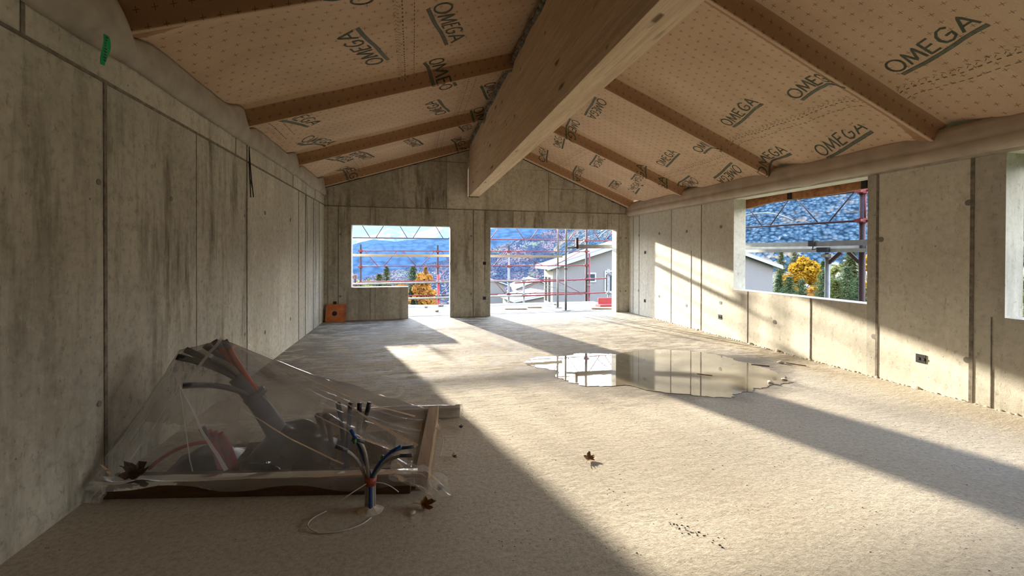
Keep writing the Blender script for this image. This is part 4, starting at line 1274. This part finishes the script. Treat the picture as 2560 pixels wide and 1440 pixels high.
# mid girders between the standards
for i, (x0, x1) in enumerate(((.45, 2.66), (2.70, 4.91), (4.95, 7.58))):
    girder_part(sc, 'lattice_girder', (x0, YS, 1.61), (x1, YS, 1.61), .465, M['red_steel'], 2 if i < 2 else 1, .014, .012, phase=0)
    girder_part(sc, 'lattice_girder', (x0, YS + .02, .685), (x1, YS + .02, .685), .44, M['red_steel'], 1 if i != 1 else 2, .016, .010, phase=1)
# tall girder of the upper lift
girder_part(sc, 'lattice_girder', (-.9, YS + .3, 2.64), (3.5, YS + .3, 2.64), .64, M['maroon_steel'], 4, .017, .012, ends=True)
girder_part(sc, 'lattice_girder', (3.6, YS + .3, 2.64), (9.0, YS + .3, 2.64), .64, M['red_steel'], 4, .017, .012, ends=True)
# lower tubes and toe rail
rail_part(sc, 'guard_tube', (-.8, YS - .1, .62), (5.3, YS - .1, .665), .030, 0, M['galv'])
rail_part(sc, 'guard_tube', (-.8, YS - .1, .155), (5.3, YS - .1, .185), .030, 0, M['alu'])
rail_part(sc, 'guard_tube', (5.1, YS - .1, .60), (8.3, YS - .1, .72), .022, 0, M['red_steel'])
rail_part(sc, 'guard_tube', (5.1, YS - .1, .17), (8.3, YS - .1, .24), .022, 0, M['red_steel'])
rail_part(sc, 'brace', (5.4, YS + .06, .15), (7.5, YS + .06, .72), .009, 0, M['galv'])
rail_part(sc, 'brace', (5.4, YS + .06, .72), (7.5, YS + .06, .15), .009, 0, M['galv'])
post_part(sc, 'standard', 5.42, YS - .05, -5, .78, .030, M['galv'], (.66, .2), M['galv'])
# curved frame tube
cb = MB(); l = sc.location
cb.tube([Vector(p) - l for p in curve3((8.15, YS + .25, 2.1), (8.35, YS + .25, 2.38), (8.75, YS + .25, 2.44))], .014, 8)
cb.build('curved_tube', M['alu'], parent=sc, smooth=True)

# small side railing by the terrace corner
sr = empty('side_railing', (8.3, 12.3, -1.0), 'grey and red guard railing standing at the right terrace corner', 'railing')
post_part(sr, 'standard', 8.02, 12.35, -3, 1.05, .035, M['galv'], (.9, .28), M['galv'])
post_part(sr, 'standard', 8.32, 11.80, -3, 1.02, .038, M['red_steel'], (.82, .30), M['galv'])
rail_part(sr, 'guard_tube', (8.02, 12.35, .86), (8.32, 11.80, .86), .016, 0, M['galv'])
rail_part(sr, 'guard_tube', (8.02, 12.35, .28), (8.32, 11.80, .28), .016, 0, M['galv'])
rail_part(sr, 'guard_tube', (8.32, 11.80, .80), (9.6, 11.2, .72), .020, 0, M['alu'])
rail_part(sr, 'guard_tube', (8.32, 11.80, .26), (9.6, 11.2, .20), .020, 0, M['alu'])
rail_part(sr, 'mid_post', (8.2, 12.05, .28), (8.2, 12.05, .86), .014, 0, M['alu'])

# steel props on the terrace with their alu rails
def prop(x, y, label, zt, group='steel props on the terrace'):
    e_ = empty('steel_prop', (x, y, 0), label, 'prop', group)
    b = MB(); b.tube([(0, 0, .006), (0, 0, 1.15)], .030, 12); b.build('outer_tube', M['galv'], parent=e_, smooth=True)
    b = MB(); b.tube([(0, 0, 1.15), (0, 0, zt)], .024, 12); b.build('inner_tube', M['galv'], parent=e_, smooth=True)
    b = MB(); b.tube([(0, 0, 1.10), (0, 0, 1.18)], .040, 12); b.tube([(-.07, 0, 1.14), (.07, 0, 1.14)], .008, 6); b.build('collar', M['galv'], parent=e_, smooth=True)
    b = MB(); b.box((-.09, -.09, 0), (.09, .09, .008)); b.build('base_plate', M['galv'], parent=e_)
    return e_
prop(5.955, 11.36, 'galvanised steel prop on the terrace, left and farther of two', 3.2)
prop(5.962, 10.73, 'galvanised steel prop on the terrace, right and nearer of two', 3.2)
rl = MB(); rl.bar((-.9, 10.93, 1.485), (5.93, 10.93, 1.455), .05, .065)
tag(rl.build('timber_rail', M['batten_bright']), 'pale guard rail crossing both back openings at chest height', 'rail')
ar = empty('aluminium_beam', (6.9, 10.62, 1.72), 'grey aluminium beam reaching right from the nearer steel prop', 'beam')
g = MB(); g.bar((-.66, 0, 0), (1.6, .0, .03), .06, .10); g.build('beam_profile', M['alu'], parent=ar)
g = MB(); g.bar((-.94, .04, -.035), (-.60, 0, -.01), .03, .04); g.build('end_arm', M['galv'], parent=ar)
g = MB(); g.box((-.70, -.03, -.05), (-.64, .03, .24)); g.build('clamp', M['maroon_steel'], parent=ar)

# planks and red toe board on the terrace
g = MB(); g.bar((6.78, 10.92, .02), (7.75, 10.70, .02), .16, .028)
tag(g.build('plank', M['plank'], bevel=.002), 'pale plank lying on the terrace by the right jamb', 'plank')
g = MB(); g.box((7.22, 11.25, 0.0), (8.05, 11.60, .05)); g.box((7.30, 11.56, .05), (8.05, 11.60, .22))
tag(g.build('toe_board', simple('pinkish_red_steel', (.30, .03, .028), .6), bevel=.003), 'red steel toe board lying at the terrace corner', 'toe board')
for k, (x, y, r, lb_) in enumerate(((2.30, 12.1, .05, 'grey debris lump on the terrace seen through the left door gap'), (2.55, 11.2, .05, 'dark debris lump near the left door threshold'),
                             (2.72, 12.3, .07, 'largest debris lump by the left terrace edge'), (6.1, 12.0, .04, 'small debris lump by the farther steel prop'))):
    crumb(x, y, r, lb_, M['joint'], k + 20, -0.005)
for k, (a, b_) in enumerate((((4.4, 11.3), (5.0, 11.2)), ((5.1, 11.5), (5.5, 11.45)))):
    g = MB(); g.bar((a[0], a[1], .01), (b_[0], b_[1], .01), .06, .02)
    tag(g.build('offcut', M['batten']), ['thin wood offcut on the terrace, left of the props', 'short wood offcut on the terrace nearest the props'][k], 'offcut', 'offcuts on the terrace')

# ------------------------------------------------------------------ scaffolding on the right side
XS = W + 1.25
s2 = empty('scaffolding', (XS, 5.1, -5.0), 'maroon scaffolding outside the right windows with aluminium rails', 'scaffolding')
post_part(s2, 'standard', XS, 5.12, -5, 4.4, .042, M['maroon_steel'], (2.50, 2.05), M['red_steel'])
post_part(s2, 'standard', XS, 2.4, -5, 4.4, .042, M['maroon_steel'], (2.50, 2.05), M['red_steel'])
post_part(s2, 'standard', XS, 5.68, -5, 1.55, .038, M['galv'], (1.50,), M['galv'])
girder_part(s2, 'lattice_girder', (XS, 5.16, 2.515), (XS, 7.55, 2.555), .465, M['maroon_steel'], 2, .018, .011, phase=0)
girder_part(s2, 'lattice_girder', (XS, 7.55, 2.555), (XS, 9.9, 2.6), .465, M['maroon_steel'], 2, .018, .011, phase=0)
girder_part(s2, 'lattice_girder', (XS, 2.44, 2.53), (XS, 5.08, 2.51), .47, M['red_steel'], 2, .018, .012, phase=0)
rail_part(s2, 'rail', (XS - .1, 1.5, 1.72), (XS - .1, 5.9, 1.70), .05, .085, M['galv'], tube=False)
rail_part(s2, 'rail', (XS - .08, 5.85, 1.70), (XS - .08, 9.5, 1.735), .05, .08, M['alu'], tube=False)
rail_part(s2, 'toe_plank', (XS + .05, 1.5, 1.635), (XS + .05, 9.5, 1.65), .03, .08, M['timber_plate'], tube=False)
rail_part(s2, 'rail', (XS - .02, 1.5, 1.575), (XS - .02, 9.5, 1.60), .05, .06, M['alu'], tube=False)
g = MB(); l = s2.location
for y0, y1 in ((5.68, 5.45), (5.12, 5.33)):
    g.bar(Vector((XS, y0, 1.36)) - l, Vector((XS, y1, 1.56)) - l, .03, .05)
g.build('corner_brace', M['maroon_steel'], parent=s2)
g = MB(); g.box((-.16, .70, 6.66), (-.05, .80, 6.76)); g.tube([(-.14, .72, 6.68), (-.18, .70, 6.60), (-.14, .66, 6.62)], .010, 6)
g.box((-.12, .50, 6.56), (-.04, .68, 6.64))
g.build('rail_clamp', M['tape'], parent=s2)
cb = MB()
cb.tube([Vector(p) - l for p in curve3((XS + .1, 7.6, 2.35), (XS + .1, 6.9, 2.42), (XS + .1, 6.45, 2.16))], .014, 8)
cb.build('curved_tube', M['alu'], parent=s2, smooth=True)

# ------------------------------------------------------------------ neighbouring houses
def house(loc, w, d, eave, ridge, base, label, wall, roofm, over=0.4, rz=0.0, windows=(), side=None, name='house'):
    e_ = empty(name, loc, label, 'house', None, rz)
    b = MB(); b.prism([(-w/2, base), (w/2, base), (w/2, eave), (0, ridge), (-w/2, eave)], 0, d)
    b.build('wall', wall, parent=e_)
    sl_ = (ridge - eave) / (w / 2)
    for s_ in (-1, 1):
        b = MB()
        xo = (w/2 + over) * s_; ze = eave - over * sl_
        b.prism([(0, ridge + .02), (xo, ze + .02), (xo, ze + .20), (0, ridge + .22)], -over * .8, d + over)
        r_ = b.build('roof', roofm, parent=e_)
        f = MB(); f.prism([(0, ridge - .03), (xo, ze - .03), (xo, ze + .14), (0, ridge + .14)], -over * .8 - .03, -over * .8)
        f.build('fascia', M['white_trim'], parent=r_)
    for (x0, x1, z0, z1) in windows:
        f = MB(); f.box((x0 - .08, -.04, z0 - .08), (x1 + .08, .02, z1 + .08)); fo = f.build('window', M['white_trim'], parent=e_)
        g2 = MB(); g2.box((x0, -.05, z0), (x1, -.041, z1)); g2.build('pane', M['pane'], parent=fo)
    if side:
        b = MB(); b.box((-w/2 - .012, 0.0, base), (-w/2, 1.4, eave - .02)); so = b.build('side_wall', side, parent=e_)
        for yy in (.35, .9):
            g2 = MB(); g2.box((-w/2 - .03, yy, -.9), (-w/2 - .012, yy + .3, .35)); g2.build('window', M['pane'], parent=so)
    return e_
house((15.38, 20.0, 0), 13.25, 1.45, .87, 2.88, -5.0, 'large grey rendered house with shallow white gable roof beyond the terrace', M['house_wall'], M['roof_sheet'], .38,
      windows=((-4.78, -4.38, .18, .52), (-3.75, -2.6, -.35, .62)), side=M['house_side'])
house((15.4, 78, 0), 7.6, 9, -4.2, -2.9, -9, 'farther white house with pale roof seen low between pillar and grey house', M['far_wall'], M['roof_sheet'], .5, 0.15)
house((21.8, 66, 0), 6.5, 8, -3.9, -2.7, -9, 'farther white gabled house just left of the grey house corner', M['far_wall'], M['roof_sheet'], .5, -0.1)
house((16.6, 44, 0), 7.5, 6, -3.5, -2.9, -9, 'nearest low white roofed house below the terrace edge', M['far_wall'], M['roof_sheet'], .5, 0.05)

# ------------------------------------------------------------------ car
def car(loc, rz):
    e_ = empty('car', loc, 'small white car parked on the grass at the far right', 'car', None, rz)
    b = MB()
    prof = [(-2.1, .35), (-2.12, .75), (-1.95, .92), (-1.3, 1.0), (-.7, 1.42), (.7, 1.46), (1.5, 1.05), (2.05, .95), (2.12, .6), (2.05, .35)]
    b.prism(prof, -.82, .82)
    b.build('body', M['car_white'], parent=e_, bevel=.06)
    for s_ in (-1, 1):
        b = MB(); b.prism([(-1.12, 1.0), (-.66, 1.36), (.64, 1.39), (1.25, 1.05)], s_ * .822, s_ * .828); b.build('side_window', M['pane'], parent=e_)
        for x in (-1.3, 1.35):
            b = MB(); b.tube([(x, s_ * .72, .33), (x, s_ * .86, .33)], .33, 18); b.build('wheel', M['tyre'], parent=e_)
    return e_
car((68.6, 31.6, -4.5), radians(-30))

# ------------------------------------------------------------------ terrain
gd = MB()
def smooth(t): t = max(0, min(1, t)); return t * t * (3 - 2 * t)
def gz(x, y):
    d = y - 0.55 * x - 38
    z = -4.5
    if d > 0: z -= 0.42 * d * smooth(d / 40)
    r = math.hypot(x, y)
    if x > 75: z += (x - 75) * 0.02
    return max(z, -330) + 0.25 * noise.noise(Vector((x * .05, y * .05, 0)))
def GP(u, v):
    az = radians(-30 + 130 * u); r = 14 + 2400 * v ** 2.6
    x, y = r * sin(az), r * cos(az)
    z = gz(x, y)
    return (x, y, min(z, -4.3) if r < 30 else z)
gd.grid(GP, 70, 60)
gd.box((-60, -60, -4.9), (60, 14.0, -4.7))
struct(gd.build('ground', M['grass'], smooth=True), 'meadow below the building')

def az_of(px): return math.atan((px - 1280) / 1051.2) + YAW
def el_tan(px, py): return (643.3 - py) / 1051.2 * cos(math.atan((px - 1280) / 1051.2))
def interp(pts, x):
    if x <= pts[0][0]: return pts[0][1]
    for (a, b), (c, d) in zip(pts[:-1], pts[1:]):
        if x <= c: return b + (d - b) * (x - a) / (c - a)
    return pts[-1][1]
def mountain(name, label, sky, r0, z0, r1, mat, nu, nv, amp, rough, seed, shape=1.0):
    """slope rising from (r0, z0) to a skyline given as azimuth (deg) / elevation (tan)"""
    b = MB()
    a0, a1 = sky[0][0], sky[-1][0]
    def P(u, v):
        az = a0 + (a1 - a0) * u
        zr = 1.5 + interp(sky, az) * r1
        t = v
        r = r0 + (r1 - r0) * t
        back = 0
        if v > 0.9: 
            t = 0.9
        ar = radians(az)
        tt = min(1, v / 0.9)
        r = r0 + (r1 - r0) * tt + (v - .9) * (r1) * (1 if v > .9 else 0)
        x, y = r * sin(ar), r * cos(ar)
        z = z0 + (zr - z0) * tt ** shape
        if v > 0.9: z = zr - (v - .9) * 10 * (zr - z0) * .25
        env = sin(pi * min(1, tt) * .92) * .9 + .1
        n = noise.fractal(Vector((x * rough, y * rough, seed)), 1.0, 2.0, 5)
        rid = 1 - abs(noise.noise(Vector((x * rough * 1.7, y * rough * .5, seed + 5)))) * 2
        z += amp * env * (n * .7 + rid * .3)
        return (x, y, z)
    b.grid(P, nu, nv)
    o = b.build(name, mat, smooth=True)
    struct(o, label)
    return o
def skl(pxs):
    return [(math.degrees(az_of(a)), el_tan(a, b)) for a, b in pxs]
mountain('mountain', 'jagged snow covered peaks on the far horizon', [(-30, .03)] + skl([(850, 612), (900, 603), (935, 596), (958, 583), (975, 578), (992, 590), (1010, 586), (1030, 594), (1060, 586), (1085, 575), (1105, 562), (1125, 572), (1150, 588), (1227, 600), (1400, 610)]),
         9000, -300, 15000, M['snow'], 260, 60, 190, .0011, 3.1, 1.3)
mountain('mountain', 'blue forested ridge dusted with snow behind the valley', [(-30, -.002)] + skl([(850, 628), (905, 612), (935, 606), (990, 612), (1040, 606), (1085, 604), (1125, 606), (1180, 594), (1227, 579), (1245, 574), (1262, 566), (1300, 552), (1400, 520), (1541, 500)]),
         4200, -340, 8000, M['blue_ridge'], 220, 60, 70, .0016, 8.2, 1.1)
mountain('mountain', 'lower valley hillside with autumn woods and villages', [(-30, -.06)] + skl([(850, 712), (920, 700), (990, 682), (1060, 668), (1125, 655), (1227, 628), (1300, 604), (1350, 590), (1400, 575), (1450, 560)]) + [(27, .13), (35, .15)],
         1500, -330, 3400, M['valley'], 240, 90, 22, .004, 1.7, 1.2)
mountain('mountain', 'steep wooded mountainside filling the view right of the house', [(19, .02), (21, .05)] + skl([(1440, 575), (1500, 545)]) + [(30, .14), (38, .235), (45, .26), (55, .28), (66, .27), (80, .25)],
         800, -60, 2600, M['forest'], 260, 120, 26, .004, 6.6, 1.05)

# tiny village houses scattered over the valley hillside
hv = MB(); hv.prism([(-6, 0), (6, 0), (6, 6), (0, 9), (-6, 6)], -7, 7)
proto = hv.build('village_house', M['far_wall'])
rfm = MB(); rfm.prism([(-7, 5.4), (0, 9.0), (7, 5.4), (7, 6.2), (0, 9.8), (-7, 6.2)], -8, 8)
rfo = rfm.build('roof', M['far_roof'], parent=proto)
tag(proto, 'tiny pale house on the far valley hillside', 'house', 'houses scattered on the valley hillside')
dg = bpy.context.evaluated_depsgraph_get()
valley_obj = [o for o in COL.objects if o.name.startswith('mountain') and 'villages' in o.get('label', '')][0]
from mathutils.bvhtree import BVHTree
def tree_of(o):
    me = o.data
    return BVHTree.FromPolygons([v.co for v in me.vertices], [tuple(p.vertices) for p in me.polygons])
bv = tree_of(valley_obj)
cnt = 0; placed = []
RH = random.Random(5)
while cnt < 150:
    az = radians(RH.uniform(-8, 27)); r = RH.uniform(1550, 2700)
    x, y = r * sin(az), r * cos(az)
    if noise.noise(Vector((x * .003, y * .003, 2))) < -0.02: 
        if RH.random() < .7: continue
    hit = bv.ray_cast(Vector((x, y, 2000)), Vector((0, 0, -1)))
    if hit[0] is None: continue
    if any((x - q[0])**2 + (y - q[1])**2 < 40**2 for q in placed): continue
    placed.append((x, y))
    o = proto if cnt == 0 else copy_tree(proto)
    o.location = (x, y, hit[0].z - 1.5); o.rotation_euler = (0, 0, RH.uniform(0, pi))
    k = RH.uniform(.8, 1.5); o.scale = (k, k, k)
    cnt += 1

# ------------------------------------------------------------------ trees
def broadleaf(h, w, seed, n=3600, trunk=.25, leaf=.16, zlo=.18, mat='yellow_leaves', bark='bark', gaps=.0):
    rr = random.Random(seed)
    b = MB()
    blobs = []
    for i in range(34):
        t = rr.random()
        a = rr.uniform(0, 2*pi)
        zz = zlo + (1 - zlo) * t
        prof = sin(pi * (.12 + .80 * t)) ** .7
        rad = w / 2 * prof * sqrt(rr.random()) * .8
        blobs.append((rad * cos(a), rad * sin(a), h * (zz * .93), w * rr.uniform(.11, .19)))
    for i in range(n):
        bx, by, bz, br = rr.choice(blobs)
        d = Vector((rr.gauss(0, 1), rr.gauss(0, 1), rr.gauss(0, 1))).normalized() * br * rr.uniform(.65, 1.0)
        p = Vector((bx, by, bz)) + d
        if p.z < h * .08: continue
        u = Vector((rr.gauss(0, 1), rr.gauss(0, 1), rr.gauss(0, 1))).normalized(); v = u.orthogonal().normalized()
        s_ = leaf * rr.uniform(.6, 1.3)
        b.add([p - u * s_, p + v * s_ * .7, p + u * s_, p - v * s_ * .7], [(0, 1, 2, 3)])
    t = MB()
    t.tube([(0, 0, 0), (.05, 0, h * .3), (0, .05, h * .75)], .2, 8, radii=[trunk, trunk * .7, trunk * .2])
    for i in range(10):
        q = rr.choice(blobs); t.tube([(0, 0, h * rr.uniform(.15, .5)), (q[0] * .5, q[1] * .5, q[2] * .75), q[:3]], .05, 5, radii=[trunk * .35, trunk * .2, trunk * .06])
    return b, t
def conifer(h, w, seed, tiers=30, per=13, droop=.30, leaf=.30):
    """whorls of drooping branches clad in small needle tufts, uneven in length"""
    rr = random.Random(seed)
    b = MB()
    for k in range(tiers):
        t = k / (tiers - 1)
        z0_ = h * (.05 + .93 * t)
        L = w / 2 * (1 - t) ** .72 + .12
        for j in range(per):
            a = 2*pi * (j + rr.random()) / per + k * 1.7
            LL = L * rr.uniform(.45, 1.18)
            z = z0_ + rr.uniform(-.5, .5) * h / tiers
            ns = max(3, int(LL / .22) + 1)
            d = Vector((cos(a), sin(a), 0)); sd_ = Vector((-sin(a), cos(a), 0))
            up_ = rr.uniform(.0, .25)
            for q in range(ns):
                f = (q + .6) / ns
                p = Vector((0, 0, z)) + d * LL * f + Vector((0, 0, up_ * LL * f - (droop + up_) * LL * f * f))
                s_ = leaf * (1.15 - .55 * f) * rr.uniform(.7, 1.2)
                for m_ in range(3):
                    u = (d * rr.uniform(.2, 1) + sd_ * rr.uniform(-1, 1) + Vector((0, 0, rr.uniform(-.45, .35)))).normalized()
                    v = u.cross(Vector((rr.uniform(-.4, .4), rr.uniform(-.4, .4), 1))).normalized()
                    b.add([p - v * s_ * .22, p + u * s_ * 1.1, p + v * s_ * .22], [(0, 1, 2)])
    t = MB(); t.tube([(0, 0, 0), (0, 0, h * .98)], .2, 7, radii=[h * .022, .02])
    return b, t
def plant(name, loc, bt_, mats, label, group=None, cat='tree'):
    b, t = bt_
    e_ = empty(name, loc, label, cat, group)
    b.build('foliage', M[mats[0]], parent=e_, recalc=False); t.build('trunk', M[mats[1]], parent=e_, smooth=True)
    return e_
def at(px, dist, py=None, z=None):
    """ground point (or top height) at a horizontal distance along an image column"""
    a = az_of(px); x, y = 1.927 + dist * sin(a), dist * cos(a)
    return x, y
def top_z(px, py, dist): return 1.5 + el_tan(px, py) * dist
def put(kind, px, dist, ytop, wpx, mats, label, seed, zb=None, **k):
    x, y = at(px, dist)
    g_ = gz(x, y) if zb is None else zb
    h = top_z(px, ytop, dist) - g_
    w = (1.0 if kind == 'b' else 1.9) * wpx / 1051.2 * dist * cos(math.atan((px - 1280) / 1051.2))
    bt_ = broadleaf(h, w, seed, mat='', **k) if kind == 'b' else conifer(h, w, seed, **k)
    nm = {'b': 'broadleaf_tree', 'c': 'conifer_tree'}[kind]
    return plant(nm, (x, y, g_ - .1), bt_, mats, label)
# seen over the right window sill
put('b', 2002, 52, 643, 92, ('yellow_leaves', 'bark'), 'round bright golden tree behind the first right window', 1, n=6500, leaf=.17, zlo=.30)
put('c', 1953, 75, 628, 34, ('needles_olive', 'bark'), 'slim yellow green larch just right of the grey house', 2, leaf=.30)
put('c', 1986, 85, 622, 34, ('needles_olive', 'bark'), 'slim yellow green larch rising behind the golden tree', 3, leaf=.30)
put('c', 1973, 42, 694, 62, ('needles_blue', 'bark'), 'low dark pine in front of the golden tree, beside the house', 4, leaf=.28)
put('c', 1949, 46, 688, 34, ('needles', 'bark'), 'small dark pine touching the right corner of the grey house', 5, leaf=.25)
put('c', 2063, 42, 673, 72, ('needles_blue', 'bark'), 'broad blue green pine directly behind the grey scaffold post', 6, leaf=.28)
put('c', 2058, 64, 655, 34, ('needles', 'bark'), 'dark narrow spruce between golden tree and grey post', 7, leaf=.3)
put('b', 2088, 60, 660, 60, ('green_leaves', 'bark'), 'yellow green bush tree right of the grey scaffold post', 8, n=2600, leaf=.16)
put('c', 2128, 50, 622, 78, ('needles_olive', 'bark'), 'tallest spruce standing left of the red scaffold post', 9, leaf=.34, tiers=34)
put('c', 2118, 38, 668, 66, ('needles_blue', 'bark'), 'dark pine low in front of the tallest spruce', 10, leaf=.26)
put('b', 2172, 48, 626, 40, ('yellow_leaves', 'bark'), 'narrow yellow tree behind the red scaffold post', 11, n=3000, leaf=.15)
put('b', 2024, 40, 716, 50, ('orange_leaves', 'bark'), 'low russet bush at the foot of the golden tree', 12, n=1600, leaf=.12)
put('c', 2005, 36, 700, 60, ('needles_blue', 'bark'), 'low blue green pine on the sill line left of the russet bush', 40, leaf=.22)
put('c', 2090, 34, 700, 70, ('needles_olive', 'bark'), 'low olive pine between the two scaffold posts', 41, leaf=.22)
put('c', 2150, 34, 690, 60, ('needles', 'bark'), 'low dark pine just left of the red scaffold post', 42, leaf=.22)
put('b', 2040, 72, 658, 50, ('green_leaves', 'bark'), 'pale green tree right behind the golden tree', 43, n=2400, leaf=.2)
# nearest right window
put('b', 2548, 42, 488, 80, ('green_leaves', 'birch_bark'), 'tall pale green and yellow tree outside the nearest right window', 13, n=5200, leaf=.17)
put('c', 2560, 60, 560, 70, ('needles', 'bark'), 'dark conifer behind the tall tree at the far right', 14, leaf=.4)
put('b', 2522, 50, 672, 55, ('yellow_leaves', 'birch_bark'), 'low golden bush tree above the grass at the far right', 15, n=2600, leaf=.14)
put('b', 2520, 64, 600, 80, ('dry_twigs', 'birch_bark'), 'bare grey twiggy tree behind the golden bush', 16, n=2200, leaf=.10)
put('b', 2590, 92, 610, 110, ('green_leaves', 'bark'), 'wide green tree behind the white car', 17, n=2600, leaf=.25)
# seen through the left window and door
put('b', 884, 46, 675, 26, ('pink_leaves', 'bark'), 'thin russet tree at the left edge of the left window', 20, n=1300, leaf=.13)
put('c', 948, 44, 690, 46, ('needles_olive', 'bark'), 'short olive larch seen in the left window, left one', 21, leaf=.26)
put('c', 966, 46, 670, 40, ('needles_olive', 'bark'), 'pointed olive larch seen in the left window, taller one', 22, leaf=.26)
put('b', 925, 44, 698, 30, ('green_leaves', 'bark'), 'small green bush left of the olive larches', 23, n=900, leaf=.13)
put('b', 992, 42, 699, 30, ('green_leaves', 'bark'), 'small green bush right of the olive larches', 24, n=900, leaf=.13)
put('c', 1033, 40, 668, 54, ('needles_blue', 'bark'), 'spruce standing over the low wall corner of the left opening', 25, leaf=.28)
put('b', 1062, 38, 688, 64, ('orange_leaves', 'bark'), 'orange autumn tree in the left door gap', 26, n=2300, leaf=.18)
put('c', 1064, 52, 672, 30, ('orange_leaves', 'bark'), 'slender rusty larch behind the orange autumn tree', 27, leaf=.26)
for k, (px, ds, py, wp, m) in enumerate(((905, 36, 708, 60, 'green_leaves'), (965, 36, 708, 60, 'needles_olive'), (1005, 37, 706, 40, 'orange_leaves'))):
    put('b', px, ds, py, wp, (m, 'bark'), ['low green hedge bush behind the left part of the sill', 'low olive hedge bush behind the middle of the sill', 'low orange bush where the sill steps down to the door'][k], 30 + k, n=1500, leaf=.13)

# ------------------------------------------------------------------ valley haze: thin real scattering air beyond the village
hz = MB()
P_ = [(350 * sin(radians(-35)), 350 * cos(radians(-35))), (420, 0), (16000, 0), (12000, 16000), (-9500, 15500)]
hz.prism(P_, -700, 2200, axis='z')
hm = bpy.data.materials.new('valley_haze'); hm.use_nodes = True
for n in list(hm.node_tree.nodes): hm.node_tree.nodes.remove(n)
ho = hm.node_tree.nodes.new('ShaderNodeOutputMaterial'); hs = hm.node_tree.nodes.new('ShaderNodeVolumeScatter')
hs.inputs['Color'].default_value = (0.30, 0.58, 1.0, 1); hs.inputs['Density'].default_value = 0.000012; hs.inputs['Anisotropy'].default_value = 0.15
hm.node_tree.links.new(hs.outputs[0], ho.inputs['Volume'])
o = hz.build('valley_haze', hm)
tag(o, 'thin blue haze hanging in the valley before the mountains', 'haze', kind='stuff')
